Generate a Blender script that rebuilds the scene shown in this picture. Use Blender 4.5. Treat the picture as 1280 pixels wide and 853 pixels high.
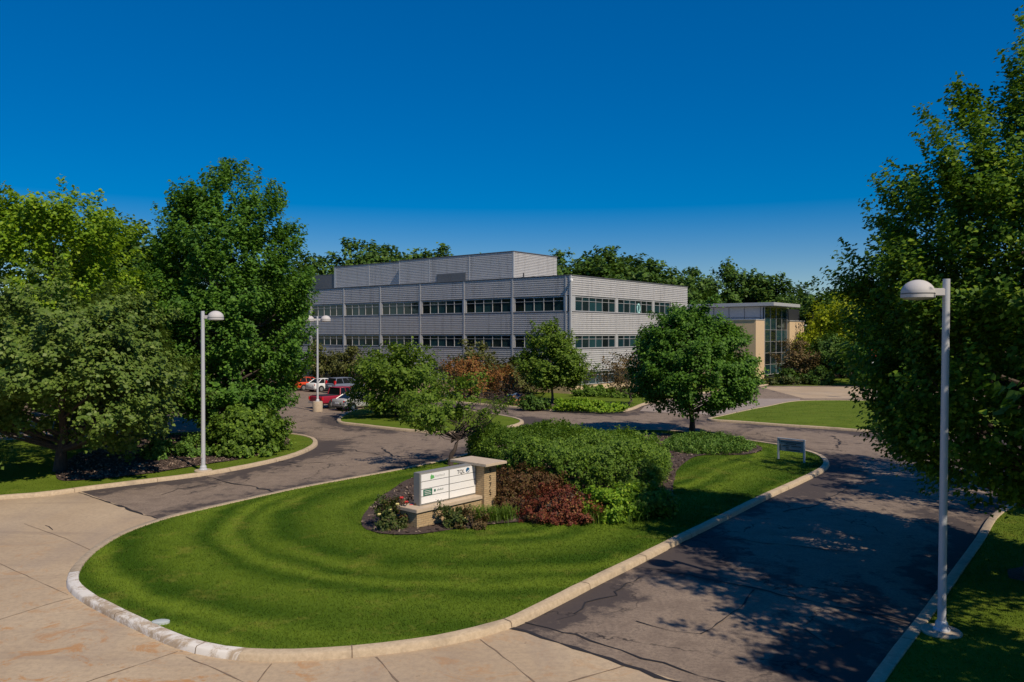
import bpy, bmesh, math, random
import numpy as np
from mathutils import Vector, Matrix
from mathutils.geometry import delaunay_2d_cdt

S = bpy.context.scene
COL = S.collection
for o in list(bpy.data.objects):
    bpy.data.objects.remove(o)
R = math.radians

# ------------------------------------------------------------------ camera, sky, sun, exposure
CAM_H, FPX, PITCH = 6.5, 995.6, R(0.49)
cam = bpy.data.cameras.new('camera')
cam.lens, cam.sensor_width, cam.clip_start, cam.clip_end = 28.0, 36.0, 0.1, 5000
co = bpy.data.objects.new('camera', cam)
COL.objects.link(co)
co.location = (0, 0, CAM_H)
co.rotation_euler = (R(90) - PITCH, 0, 0)
S.camera = co

SUN_EL = 46.0
SUN_TO = Vector((0.62, -0.785, 0)).normalized()           # horizontal direction towards the sun
world = bpy.data.worlds.new('World')
S.world = world
world.use_nodes = True
nt = world.node_tree
bg = nt.nodes['Background']
sky = nt.nodes.new('ShaderNodeTexSky')
sky.sky_type = 'NISHITA'
sky.sun_disc = False
sky.sun_elevation = R(SUN_EL)
sky.sun_rotation = math.atan2(SUN_TO.x, SUN_TO.y)
sky.altitude = 800
sky.air_density = 1.0
sky.dust_density = 0.0
sky.ozone_density = 4.0
hsv = nt.nodes.new('ShaderNodeHueSaturation')
hsv.inputs['Saturation'].default_value = 2.25
hsv.inputs['Hue'].default_value = 0.515
gam = nt.nodes.new('ShaderNodeGamma')
gam.inputs['Gamma'].default_value = 0.62
nt.links.new(sky.outputs[0], gam.inputs['Color'])
nt.links.new(gam.outputs[0], hsv.inputs['Color'])
nt.links.new(hsv.outputs[0], bg.inputs[0])
bg.inputs[1].default_value = 0.142

sun = bpy.data.lights.new('sun', 'SUN')
sun.energy, sun.angle, sun.color = 4.0, R(0.55), (1.0, 0.87, 0.69)
so = bpy.data.objects.new('sun', sun)
COL.objects.link(so)
sd = Vector((SUN_TO.x * math.cos(R(SUN_EL)), SUN_TO.y * math.cos(R(SUN_EL)), math.sin(R(SUN_EL))))
so.rotation_euler = sd.to_track_quat('Z', 'Y').to_euler()
so.location = sd * 60

S.view_settings.view_transform = 'Standard'
S.view_settings.look = 'None'
S.view_settings.exposure = 0.18
S.view_settings.gamma = 1
S.view_settings.use_curve_mapping = False
S.cycles.max_bounces = 6
S.cycles.transparent_max_bounces = 8


# ------------------------------------------------------------------ helpers
def G(px, py, z=0.0):
    """point of the photograph (1280 wide) -> point on the level z"""
    a, b = (px - 640) / FPX, (426.5 - py) / FPX
    d = Vector((a, math.cos(PITCH) + b * math.sin(PITCH), -math.sin(PITCH) + b * math.cos(PITCH)))
    t = (z - CAM_H) / d.z
    return (d.x * t, d.y * t)


def GP(pts):
    return [G(*p) for p in pts]


def tag(o, label=None, cat=None, group=None, kind=None):
    if label: o['label'] = label
    if cat: o['category'] = cat
    if group: o['group'] = group
    if kind: o['kind'] = kind
    return o


def empty(name, loc, rz=0.0):
    o = bpy.data.objects.new(name, None)
    COL.objects.link(o)
    o.location = loc
    o.rotation_euler = (0, 0, rz)
    o.empty_display_size = 0.3
    return o


def link(name, me, mat=None, parent=None):
    o = bpy.data.objects.new(name, me)
    COL.objects.link(o)
    if mat is not None and not me.materials:
        me.materials.append(mat)
    if parent is not None:
        o.parent = parent
    return o


def copy_tree(o, parent=None):
    c = o.copy()
    COL.objects.link(c)
    if parent is not None:
        c.parent = parent
    for ch in o.children:
        copy_tree(ch, c)
    return c


def np_mesh(name, v, f):
    """v (N,3) array, f (M,k) array of equal-sized faces"""
    me = bpy.data.meshes.new(name)
    v = np.ascontiguousarray(v, dtype=np.float32)
    f = np.ascontiguousarray(f, dtype=np.int32)
    m, k = f.shape
    me.vertices.add(len(v))
    me.vertices.foreach_set('co', v.ravel())
    me.loops.add(m * k)
    me.loops.foreach_set('vertex_index', f.ravel())
    me.polygons.add(m)
    me.polygons.foreach_set('loop_start', np.arange(0, m * k, k, dtype=np.int32))
    me.update(calc_edges=True)
    return me


class MB:
    """collects shapes; build() links them as one mesh object"""
    def __init__(self):
        self.v, self.f = [], []

    def add(self, v, f):
        n = len(self.v)
        self.v += [tuple(p) for p in v]
        self.f += [tuple(i + n for i in q) for q in f]
        return self

    def box(self, x0, x1, y0, y1, z0, z1):
        return self.add([(x0, y0, z0), (x1, y0, z0), (x1, y1, z0), (x0, y1, z0),
                         (x0, y0, z1), (x1, y0, z1), (x1, y1, z1), (x0, y1, z1)],
                        [(3, 2, 1, 0), (4, 5, 6, 7), (0, 1, 5, 4), (1, 2, 6, 5), (2, 3, 7, 6), (3, 0, 4, 7)])

    def hexa(self, bot, top):
        """two 4-point rings"""
        return self.add(list(bot) + list(top),
                        [(3, 2, 1, 0), (4, 5, 6, 7), (0, 1, 5, 4), (1, 2, 6, 5), (2, 3, 7, 6), (3, 0, 4, 7)])

    def tube(self, pts, radii, n=8, cap=True):
        pts = [Vector(p) for p in pts]
        rings = []
        for i, p in enumerate(pts):
            t = (pts[min(i + 1, len(pts) - 1)] - pts[max(i - 1, 0)])
            if t.length < 1e-6: t = Vector((0, 0, 1))
            t.normalize()
            a = t.cross(Vector((0, 0, 1)) if abs(t.z) < 0.9 else Vector((1, 0, 0))).normalized()
            b = t.cross(a)
            rings.append([p + (a * math.cos(2 * math.pi * k / n) + b * math.sin(2 * math.pi * k / n)) * radii[i] for k in range(n)])
        base = len(self.v)
        for r in rings: self.v += [tuple(p) for p in r]
        for i in range(len(rings) - 1):
            for k in range(n):
                k2 = (k + 1) % n
                self.f.append((base + i * n + k, base + i * n + k2, base + (i + 1) * n + k2, base + (i + 1) * n + k))
        if cap:
            self.f.append(tuple(base + k for k in range(n))[::-1])
            self.f.append(tuple(base + (len(rings) - 1) * n + k for k in range(n)))
        return self

    def lathe(self, prof, n=24, c=(0, 0, 0)):
        base = len(self.v)
        for r, z in prof:
            for k in range(n):
                a = 2 * math.pi * k / n
                self.v.append((c[0] + r * math.cos(a), c[1] + r * math.sin(a), c[2] + z))
        for i in range(len(prof) - 1):
            for k in range(n):
                k2 = (k + 1) % n
                self.f.append((base + i * n + k, base + i * n + k2, base + (i + 1) * n + k2, base + (i + 1) * n + k))
        if prof[0][0] > 1e-4: self.f.append(tuple(base + k for k in range(n))[::-1])
        if prof[-1][0] > 1e-4: self.f.append(tuple(base + (len(prof) - 1) * n + k for k in range(n)))
        return self

    def mesh(self, name, smooth=None):
        me = bpy.data.meshes.new(name)
        me.from_pydata(self.v, [], self.f)
        bm = bmesh.new(); bm.from_mesh(me)
        bmesh.ops.recalc_face_normals(bm, faces=bm.faces)
        if smooth is not None:
            for e in bm.edges:
                e.smooth = len(e.link_faces) == 2 and e.calc_face_angle(0) < smooth
            for f in bm.faces: f.smooth = True
        bm.to_mesh(me); bm.free()
        me.update()
        return me

    def build(self, name, mat, parent=None, smooth=None, bevel=0.0):
        me = self.mesh(name, smooth)
        if bevel:
            bm = bmesh.new(); bm.from_mesh(me)
            es = [e for e in bm.edges if len(e.link_faces) == 2 and e.calc_face_angle(0) > 0.6]
            bmesh.ops.bevel(bm, geom=es, offset=bevel, segments=2, affect='EDGES', clamp_overlap=True)
            bm.to_mesh(me); bm.free()
        return link(name, me, mat, parent)


# ------------------------------------------------------------------ node materials
class NT:
    def __init__(self, name):
        self.m = bpy.data.materials.new(name)
        self.m.use_nodes = True
        self.t = self.m.node_tree
        self.b = self.t.nodes['Principled BSDF']
        self.out = self.t.nodes['Material Output']

    def n(self, typ, **kw):
        nd = self.t.nodes.new('ShaderNode' + typ)
        for k, v in kw.items(): setattr(nd, k, v)
        return nd

    def set(self, sock, v):
        if isinstance(v, bpy.types.NodeSocket): self.t.links.new(v, sock)
        elif isinstance(v, (tuple, list)) and sock.type == 'RGBA' and len(v) == 3: sock.default_value = (*v, 1)
        else: sock.default_value = v

    def pos(self):
        if not hasattr(self, '_p'): self._p = self.n('NewGeometry')
        return self._p.outputs['Position']

    def island(self):
        self.pos()
        return self._p.outputs['Random Per Island']

    def obj(self):
        if not hasattr(self, '_o'): self._o = self.n('TexCoord')
        return self._o.outputs['Object']

    def scale(self, vec, s):
        m = self.n('Mapping')
        self.set(m.inputs['Vector'], vec)
        m.inputs['Scale'].default_value = s
        return m.outputs[0]

    def noise(self, vec, scale, detail=4, rough=0.55, dist=0.0, out=0):
        nd = self.n('TexNoise')
        self.set(nd.inputs['Vector'], vec)
        nd.inputs['Scale'].default_value = scale
        nd.inputs['Detail'].default_value = detail
        nd.inputs['Roughness'].default_value = rough
        nd.inputs['Distortion'].default_value = dist
        return nd.outputs[out]

    def ramp(self, fac, stops, interp='LINEAR'):
        r = self.n('ValToRGB')
        self.set(r.inputs[0], fac)
        cr = r.color_ramp
        cr.interpolation = interp
        while len(cr.elements) > 1: cr.elements.remove(cr.elements[-1])
        for i, (p, c) in enumerate(stops):
            e = cr.elements[0] if i == 0 else cr.elements.new(p)
            e.position = p
            e.color = (*c, 1) if isinstance(c, (tuple, list)) else (c, c, c, 1)
        return r.outputs[0]

    def math(self, op, a, b=0.0, clamp=False):
        nd = self.n('Math', operation=op, use_clamp=clamp)
        self.set(nd.inputs[0], a); self.set(nd.inputs[1], b)
        return nd.outputs[0]

    def mix(self, fac, a, b, mode='MIX'):
        nd = self.n('Mix', data_type='RGBA', blend_type=mode)
        self.set(nd.inputs[0], fac); self.set(nd.inputs[6], a); self.set(nd.inputs[7], b)
        return nd.outputs[2]

    def bump(self, h, strength=0.3, dist=0.05):
        b = self.n('Bump')
        b.inputs['Strength'].default_value = strength
        b.inputs['Distance'].default_value = dist
        self.set(b.inputs['Height'], h)
        self.set(self.b.inputs['Normal'], b.outputs[0])

    def done(self, color=None, rough=0.6, metal=0.0, spec=None):
        if color is not None: self.set(self.b.inputs['Base Color'], color)
        self.set(self.b.inputs['Roughness'], rough)
        self.b.inputs['Metallic'].default_value = metal
        if spec is not None: self.b.inputs['Specular IOR Level'].default_value = spec
        return self.m


def plain(name, c, rough=0.5, metal=0.0, var=0.12, scale=3.0, spec=None):
    m = NT(name)
    n = m.noise(m.obj(), scale, 5)
    col = m.mix(n, tuple(x * (1 - var) for x in c), tuple(min(1, x * (1 + var)) for x in c))
    return m.done(col, rough, metal, spec)


def leaf_mat(name, dark, light, yellow=None, trans=0.36, rough=0.45, k=2.45):
    tone = lambda c: (c[0] * k * 1.06, c[1] * k, c[2] * k * 0.75)
    dark, light = tone(dark), tone(light)
    yellow = tone(yellow) if yellow else None
    m = NT(name)
    r = m.island()
    stops = [(0.0, dark), (0.75, light)] + ([(1.0, yellow)] if yellow else [])
    col = m.ramp(r, stops)
    n = m.noise(m.pos(), 0.55, 2)
    col = m.mix(m.math('MULTIPLY', n, 0.4), col, tuple(x * 0.8 for x in dark), 'MIX')
    m.done(col, rough + 0.1, 0, 0.2)
    tr = m.n('BsdfTranslucent')
    m.set(tr.inputs[0], m.mix(0.5, col, (light[0] * 1.5, light[1] * 1.5, light[2] * 0.6)))
    mx = m.n('MixShader')
    mx.inputs[0].default_value = trans
    m.t.links.new(m.b.outputs[0], mx.inputs[1])
    m.t.links.new(tr.outputs[0], mx.inputs[2])
    m.t.links.new(mx.outputs[0], m.out.inputs[0])
    return m.m


def bark_mat(name, c):
    m = NT(name)
    v = m.scale(m.obj(), (6, 6, 1.2))
    n = m.noise(v, 2.5, 6, 0.65)
    m.bump(n, 0.6, 0.04)
    return m.done(m.ramp(n, [(0.25, tuple(x * 0.45 for x in c)), (0.7, tuple(x * 1.3 for x in c))]), 0.9)


M = {}
# concrete: warm, stained
m = NT('warm_concrete')
big = m.noise(m.pos(), 0.18, 5, 0.6)
fine = m.noise(m.pos(), 7, 7, 0.8)
col = m.ramp(big, [(0.35, (0.40, 0.292, 0.185)), (0.65, (0.525, 0.402, 0.262))])
col = m.mix(m.ramp(fine, [(0.42, 0.0), (0.66, 0.5)]), col, (0.25, 0.19, 0.135))
rust = m.ramp(m.noise(m.pos(), 0.9, 11, 0.8, 1.6), [(0.53, 0.0), (0.59, 0.8)])
wh = m.ramp(m.noise(m.pos(), 0.22, 3), [(0.38, 0.2), (0.52, 1.0)])
sx = m.n('SeparateXYZ'); m.set(sx.inputs[0], m.pos())
near = m.ramp(m.math('MULTIPLY', m.math('ADD', sx.outputs[1], m.math('MULTIPLY', sx.outputs[0], 0.5)), 0.05), [(0.55, 1.0), (0.95, 0.0)])
rust = m.math('MULTIPLY', m.math('MULTIPLY', rust, wh), near)
col = m.mix(rust, col, (0.43, 0.19, 0.045))
gr = m.ramp(m.noise(m.scale(m.pos(), (0.7, 0.25, 1)), 0.7, 5), [(0.5, 0.0), (0.78, 0.5)])
col = m.mix(gr, col, (0.25, 0.205, 0.175))
oil = m.ramp(m.noise(m.pos(), 2.6, 4, 0.6), [(0.685, 0.0), (0.73, 0.6)])
col = m.mix(oil, col, (0.075, 0.055, 0.042))
tyre = m.ramp(m.noise(m.scale(m.pos(), (0.16, 1.3, 1)), 0.9, 6, 0.65, 0.4), [(0.55, 0.0), (0.72, 0.42)])
col = m.mix(tyre, col, (0.24, 0.18, 0.135))
m.bump(fine, 0.25, 0.01)
M['concrete'] = m.done(col, 0.85)

m = NT('kerb_concrete')
fine = m.noise(m.pos(), 9, 5, 0.7)
col = m.ramp(fine, [(0.3, (0.36, 0.275, 0.18)), (0.7, (0.52, 0.41, 0.28))])
st = m.ramp(m.noise(m.pos(), 1.3, 5), [(0.55, 0.0), (0.75, 0.55)])
col = m.mix(st, col, (0.2, 0.16, 0.12))
m.bump(fine, 0.4, 0.02)
M['kerb'] = m.done(col, 0.85)

m = NT('worn_white_kerb_paint')
fine = m.noise(m.pos(), 9, 5, 0.7)
base = m.ramp(fine, [(0.3, (0.33, 0.25, 0.17)), (0.7, (0.47, 0.37, 0.26))])
wear = m.ramp(m.noise(m.pos(), 0.95, 9, 0.8, 0.8), [(0.47, 0.9), (0.56, 0.0)])
M['kerb_paint'] = m.done(m.mix(wear, base, (0.72, 0.68, 0.62)), 0.8)

# asphalt with sealcoat left along the kerbs
m = NT('worn_asphalt')
at = m.n('Attribute', attribute_name='edge')
fine = m.noise(m.pos(), 11, 6, 0.88)
mid = m.noise(m.pos(), 1.6, 6, 0.65, 0.4)
big = m.noise(m.scale(m.pos(), (0.45, 0.25, 1)), 0.55, 5, 0.6, 0.6)
col = m.ramp(mid, [(0.3, (0.195, 0.147, 0.112)), (0.72, (0.315, 0.243, 0.181))])
col = m.mix(m.ramp(fine, [(0.45, 0.0), (0.64, 0.7)]), col, (0.095, 0.074, 0.066))
ed = m.math('SUBTRACT', 1.0, m.math('MULTIPLY', at.outputs['Fac'], 0.36), True)
seal = m.math('MULTIPLY', m.math('SUBTRACT', big, 0.5), 3.4)
seal = m.math('ADD', seal, m.math('MULTIPLY', m.math('SUBTRACT', mid, 0.5), 2.0))
seal = m.math('ADD', seal, m.math('MULTIPLY', ed, 0.85))
seal = m.math('ADD', seal, m.math('MULTIPLY', m.math('SUBTRACT', fine, 0.5), 0.5))
seal = m.ramp(seal, [(0.26, 0.0), (0.66, 0.9)])
col = m.mix(seal, col, (0.053, 0.043, 0.043))
vo = m.n('TexVoronoi', feature='DISTANCE_TO_EDGE')
dv = m.n('VectorMath', operation='ADD')
m.set(dv.inputs[0], m.pos())
sc = m.n('VectorMath', operation='SCALE')
m.set(sc.inputs[0], m.noise(m.pos(), 0.9, 4, 0.6, 0, 1))
sc.inputs['Scale'].default_value = 2.2
m.set(dv.inputs[1], sc.outputs[0])
m.set(vo.inputs['Vector'], dv.outputs[0])
vo.inputs['Scale'].default_value = 0.27
crk = m.ramp(vo.outputs[0], [(0.0045, 1.0), (0.013, 0.0)])
crk = m.math('MULTIPLY', crk, m.ramp(m.noise(m.pos(), 0.35, 3), [(0.44, 0.0), (0.56, 0.85)]))
col = m.mix(crk, col, (0.02, 0.017, 0.018))
m.bump(fine, 0.35, 0.012)
M['asphalt'] = m.done(col, 0.92, 0, 0.25)

M['crack'] = plain('crack_sealant', (0.018, 0.016, 0.018), 0.85, 0, 0.3, 4)
M['joint'] = plain('concrete_joint', (0.19, 0.135, 0.09), 0.95, 0, 0.4, 5)


def lawn(name, sheen_stripe, ca, cb, cy, period=1.55):
    m = NT(name)
    a, b = Vector((-1.2, 28.5, 0)), Vector((9.5, 43.0, 0))
    p = m.n('VectorMath', operation='MULTIPLY'); m.set(p.inputs[0], m.pos()); p.inputs[1].default_value = (1, 1, 0)
    n1 = m.noise(m.pos(), 1.1, 5, 0.6)
    n2 = m.noise(m.pos(), 0.22, 3)
    n3 = m.noise(m.pos(), 22, 4, 0.8)
    if sheen_stripe:  # mowing stripes: light off the leaning grass, put into the colour
        pa = m.n('VectorMath', operation='SUBTRACT'); m.set(pa.inputs[0], p.outputs[0]); pa.inputs[1].default_value = a
        dt = m.n('VectorMath', operation='DOT_PRODUCT'); m.set(dt.inputs[0], pa.outputs[0]); dt.inputs[1].default_value = (b - a) / (b - a).length_squared
        h = m.math('MULTIPLY', dt.outputs['Value'], 1.0, True)
        pr = m.n('VectorMath', operation='SCALE'); pr.inputs[0].default_value = (b - a); m.set(pr.inputs['Scale'], h)
        df = m.n('VectorMath', operation='DISTANCE'); m.set(df.inputs[0], pa.outputs[0]); m.set(df.inputs[1], pr.outputs[0])
        d = m.math('ADD', df.outputs['Value'], m.math('MULTIPLY', n2, 1.6))
        d = m.math('ADD', d, m.math('MULTIPLY', n1, 0.5))
        d = m.math('ADD', d, m.math('MULTIPLY', m.math('SINE', m.math('MULTIPLY', d, 1.37)), 0.45))
        s1 = m.math('SINE', m.math('MULTIPLY', d, 2 * math.pi / period))
        s2 = m.math('SINE', m.math('MULTIPLY', d, 2 * math.pi / (period * 2.7)))
        am = m.ramp(m.noise(m.pos(), 0.13, 3, 0.6), [(0.36, 0.12), (0.62, 0.6)])
        s = m.math('ADD', m.math('MULTIPLY', s1, am), m.math('MULTIPLY', s2, 0.16))
        s = m.math('ADD', m.math('MULTIPLY', m.math('ADD', s, 0.5), 0.66), m.math('MULTIPLY', n2, 0.34))
    else:
        w = m.noise(m.scale(m.pos(), (0.35, 0.6, 1)), 1.1, 3)
        s = w
    s = m.math('ADD', m.math('MULTIPLY', s, 0.72), m.math('MULTIPLY', n1, 0.28))
    col = m.ramp(s, [(0.22, ca), (0.78, cb)])
    yel = m.ramp(m.noise(m.pos(), 0.9, 8, 0.78), [(0.54, 0.0), (0.70, 0.6)])
    clo = m.ramp(m.noise(m.scale(m.pos(), (1.7, 1.7, 1)), 1.1, 5, 0.7), [(0.58, 0.0), (0.68, 0.5)])
    col = m.mix(clo, col, tuple(x * 0.75 for x in ca))
    col = m.mix(yel, col, cy)
    col = m.mix(m.math('MULTIPLY', n3, 0.55), col, tuple(x * 0.5 for x in ca))
    m.bump(n3, 0.5, 0.04)
    return m.done(col, 0.95, 0, 0.1)


M['lawn'] = lawn('mown_lawn', True, (0.044, 0.098, 0.006), (0.168, 0.245, 0.022), (0.28, 0.265, 0.05))
M['lawn_plain'] = lawn('lawn', False, (0.074, 0.122, 0.008), (0.172, 0.238, 0.026), (0.26, 0.245, 0.045))
m = NT('far_ground')
n = m.noise(m.pos(), 0.05, 5)
M['far'] = m.done(m.ramp(n, [(0.3, (0.035, 0.06, 0.015)), (0.7, (0.07, 0.085, 0.025))]), 0.95)
m = NT('dry_grass')
n = m.noise(m.pos(), 1.2, 6, 0.7)
M['dry'] = m.done(m.ramp(n, [(0.3, (0.16, 0.11, 0.055)), (0.7, (0.30, 0.215, 0.12))]), 0.95)
m = NT('bark_mulch')
n = m.noise(m.pos(), 13, 6, 0.8)
n2 = m.noise(m.pos(), 1.1, 4)
col = m.ramp(n, [(0.32, (0.03, 0.02, 0.016)), (0.56, (0.095, 0.064, 0.05)), (0.72, (0.23, 0.165, 0.125))])
m.bump(n, 1.0, 0.08)
M['mulch'] = m.done(m.mix(m.math('MULTIPLY', n2, 0.5), col, (0.075, 0.048, 0.038)), 0.95)

# building
m = NT('ribbed_metal')
n = m.noise(m.obj(), 1.5, 4)
st = m.noise(m.scale(m.obj(), (1.6, 1.6, 0.09)), 1.3, 5, 0.7)
col = m.mix(n, (0.47, 0.455, 0.445), (0.57, 0.555, 0.545))
col = m.mix(m.ramp(st, [(0.52, 0.0), (0.72, 0.55)]), col, (0.22, 0.205, 0.195))
M['siding'] = m.done(col, 0.55, 0.25)
M['metal'] = plain('grey_metal', (0.50, 0.495, 0.49), 0.45, 0.3)
M['metal_dark'] = plain('dark_grey_metal', (0.13, 0.13, 0.135), 0.5, 0.2)
M['roofmat'] = plain('roof_membrane', (0.25, 0.25, 0.25), 0.9)
M['louvre'] = plain('louvre_grey', (0.16, 0.165, 0.175), 0.5, 0.2)
M['dark'] = plain('dark_interior', (0.012, 0.014, 0.015), 0.8)
m = NT('window_glass')
col = m.ramp(m.island(), [(0.0, (0.006, 0.010, 0.012)), (0.45, (0.012, 0.024, 0.028)), (0.55, (0.010, 0.036, 0.046)), (0.8, (0.018, 0.06, 0.072)), (1.0, (0.012, 0.02, 0.025))], 'CONSTANT')
n = m.noise(m.obj(), 0.7, 3)
M['glass'] = m.done(m.mix(m.math('MULTIPLY', n, 0.5), col, (0.01, 0.016, 0.018)), 0.06, 0, 0.6)
m = NT('beige_block')
n = m.noise(m.obj(), 5, 5, 0.7)
br = m.n('TexBrick'); m.set(br.inputs['Vector'], m.obj())
M['beige'] = m.done(m.mix(n, (0.52, 0.38, 0.23), (0.64, 0.475, 0.30)), 0.9)


def brick_mat(name, c1, c2, mortar):
    m = NT(name)
    tc = m.n('TexCoord')
    sep = m.n('SeparateXYZ'); m.set(sep.inputs[0], tc.outputs['Object'])
    cb = m.n('CombineXYZ')
    m.set(cb.inputs[0], m.math('ADD', sep.outputs[0], sep.outputs[1])); m.set(cb.inputs[1], sep.outputs[2])
    br = m.n('TexBrick')
    m.set(br.inputs['Vector'], cb.outputs[0])
    br.inputs['Scale'].default_value = 1.0
    br.inputs['Brick Width'].default_value = 0.21
    br.inputs['Row Height'].default_value = 0.072
    br.inputs['Mortar Size'].default_value = 0.007
    m.set(br.inputs['Color1'], c1); m.set(br.inputs['Color2'], c2); m.set(br.inputs['Mortar'], mortar)
    n = m.noise(tc.outputs['Object'], 18, 4)
    col = m.mix(m.math('MULTIPLY', n, 0.35), br.outputs[0], tuple(x * 0.6 for x in c1))
    m.bump(br.outputs['Fac'], -0.4, 0.01)
    return m.done(col, 0.9)


M['brick'] = brick_mat('buff_brick', (0.50, 0.365, 0.20), (0.42, 0.29, 0.15), (0.22, 0.165, 0.11))
M['cap'] = plain('limestone_cap', (0.50, 0.40, 0.29), 0.85, 0, 0.2, 6)
M['signbox'] = plain('sign_box_grey', (0.23, 0.225, 0.21), 0.6, 0.0)
M['white'] = plain('sign_white', (0.82, 0.81, 0.80), 0.45, 0, 0.04)
M['ink'] = plain('black_letters', (0.012, 0.012, 0.014), 0.5)
M['rail'] = plain('sign_rail', (0.05, 0.05, 0.05), 0.6)
M['green'] = plain('sign_green', (0.018, 0.13, 0.075), 0.5)
M['leafgreen'] = plain('logo_green', (0.13, 0.42, 0.13), 0.5)
M['palegrey'] = plain('logo_pale_grey', (0.55, 0.55, 0.54), 0.5)
M['midgrey'] = plain('logo_grey', (0.30, 0.33, 0.31), 0.5)
M['blue'] = plain('logo_blue', (0.012, 0.10, 0.22), 0.5)
M['teal'] = plain('pale_teal_decal', (0.35, 0.62, 0.60), 0.5)
M['pole'] = plain('painted_pole', (0.50, 0.51, 0.54), 0.4, 0.1, 0.08)
M['lamp'] = plain('lamp_shell', (0.50, 0.48, 0.475), 0.65, 0.0, 0.05, 3, 0.25)
M['lens'] = plain('lamp_lens', (0.55, 0.55, 0.52), 0.25)
M['foot'] = plain('pole_footing', (0.42, 0.34, 0.25), 0.9, 0, 0.25, 8)
M['signblue'] = plain('blue_grey_sign', (0.19, 0.23, 0.26), 0.5)
M['tyre'] = plain('tyre', (0.012, 0.012, 0.012), 0.85)
M['rim'] = plain('alloy', (0.55, 0.55, 0.56), 0.3, 0.7)
M['carglass'] = plain('car_glass', (0.008, 0.010, 0.012), 0.14, 0, 0.1, 3, 0.5)
M['tail'] = plain('tail_light', (0.55, 0.015, 0.02), 0.2)
M['headl'] = plain('headlight', (0.7, 0.7, 0.7), 0.1)
M['plate'] = plain('number_plate', (0.6, 0.62, 0.66), 0.5)
M['bumper'] = plain('bumper_black', (0.02, 0.02, 0.022), 0.7)


def paint(name, c, metal=0.3):
    metal *= 0.3
    m = NT(name)
    n = m.noise(m.obj(), 4, 4)
    m.b.inputs['Coat Weight'].default_value = 0.25
    m.b.inputs['Coat Roughness'].default_value = 0.3
    return m.done(m.mix(n, tuple(x * 0.9 for x in c), c), 0.5, metal)


M['p_red'] = paint('red_paint', (0.33, 0.012, 0.035))
M['p_silver'] = paint('silver_paint', (0.46, 0.455, 0.44), 0.5)
M['p_blue'] = paint('grey_blue_paint', (0.17, 0.20, 0.27), 0.5)
M['p_white'] = paint('white_paint', (0.78, 0.78, 0.77), 0.0)
M['p_orange'] = paint('orange_red_paint', (0.72, 0.07, 0.015), 0.0)

M['bark'] = bark_mat('grey_brown_bark', (0.14, 0.105, 0.08))
M['bark_dark'] = bark_mat('dark_bark', (0.075, 0.055, 0.045))
LF = {
    'maple': leaf_mat('maple_leaves', (0.020, 0.046, 0.008), (0.048, 0.098, 0.013), (0.085, 0.145, 0.018)),
    'bigmaple': leaf_mat('tall_maple_leaves', (0.018, 0.046, 0.010), (0.040, 0.092, 0.014), (0.062, 0.125, 0.018), k=2.75),
    'yellow': leaf_mat('yellow_green_leaves', (0.040, 0.080, 0.007), (0.092, 0.155, 0.011), (0.14, 0.19, 0.016)),
    'lime': leaf_mat('bright_yellow_green_leaves', (0.085, 0.115, 0.007), (0.165, 0.20, 0.012), (0.21, 0.24, 0.018)),
    'oak': leaf_mat('oak_leaves', (0.035, 0.066, 0.014), (0.075, 0.118, 0.028), (0.11, 0.15, 0.05), 0.25, 0.38, k=1.95),
    'silver': leaf_mat('large_maple_leaves', (0.018, 0.044, 0.008), (0.052, 0.104, 0.012), (0.145, 0.20, 0.018), 0.38),
    'wood': leaf_mat('woodland_leaves', (0.015, 0.036, 0.008), (0.036, 0.072, 0.014), (0.055, 0.09, 0.018), 0.22),
    'olive': leaf_mat('olive_leaves', (0.038, 0.05, 0.016), (0.085, 0.10, 0.036), (0.12, 0.12, 0.05), 0.2, k=1.5),
    'apple': leaf_mat('crabapple_leaves', (0.034, 0.068, 0.010), (0.080, 0.135, 0.020), (0.115, 0.17, 0.03), k=1.95),
    'orange': leaf_mat('orange_dying_leaves', (0.085, 0.042, 0.018), (0.16, 0.072, 0.028), (0.13, 0.11, 0.03), 0.2, k=1.75),
    'brown': leaf_mat('sparse_brown_leaves', (0.095, 0.068, 0.036), (0.165, 0.12, 0.065), (0.12, 0.13, 0.05), 0.15, k=1.0),
    'hedge': leaf_mat('hedge_leaves', (0.028, 0.056, 0.010), (0.062, 0.112, 0.018), (0.095, 0.15, 0.022)),
    'barberry': leaf_mat('barberry_leaves', (0.055, 0.014, 0.013), (0.115, 0.032, 0.022), (0.17, 0.10, 0.045), 0.2, k=1.75),
    'barberry2': leaf_mat('brownish_barberry_leaves', (0.045, 0.026, 0.013), (0.078, 0.042, 0.024), (0.085, 0.085, 0.03), 0.2, k=1.75),
    'dusty': leaf_mat('dusty_pink_leaves', (0.06, 0.05, 0.022), (0.11, 0.075, 0.045), None, 0.2, k=1.25),
    'limeshrub': leaf_mat('lime_shrub_leaves', (0.045, 0.095, 0.009), (0.105, 0.18, 0.016), (0.16, 0.22, 0.025)),
    'daylily': leaf_mat('daylily_blades', (0.028, 0.062, 0.008), (0.06, 0.108, 0.013), (0.085, 0.12, 0.02), 0.3, k=1.9),
    'rose': leaf_mat('rose_leaves', (0.022, 0.038, 0.012), (0.05, 0.072, 0.022), (0.085, 0.075, 0.03), 0.2, k=1.7),
    'juniper': leaf_mat('juniper_sprays', (0.022, 0.052, 0.012), (0.05, 0.10, 0.02), (0.09, 0.14, 0.03), 0.2),
    'purple': leaf_mat('dark_purple_leaves', (0.018, 0.010, 0.012), (0.034, 0.018, 0.02), None, 0.1, k=1.2),
}
M['yflower'] = plain('yellow_petals', (0.62, 0.52, 0.20), 0.6)
M['rflower'] = plain('red_petals', (0.5, 0.02, 0.02), 0.6)


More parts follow.
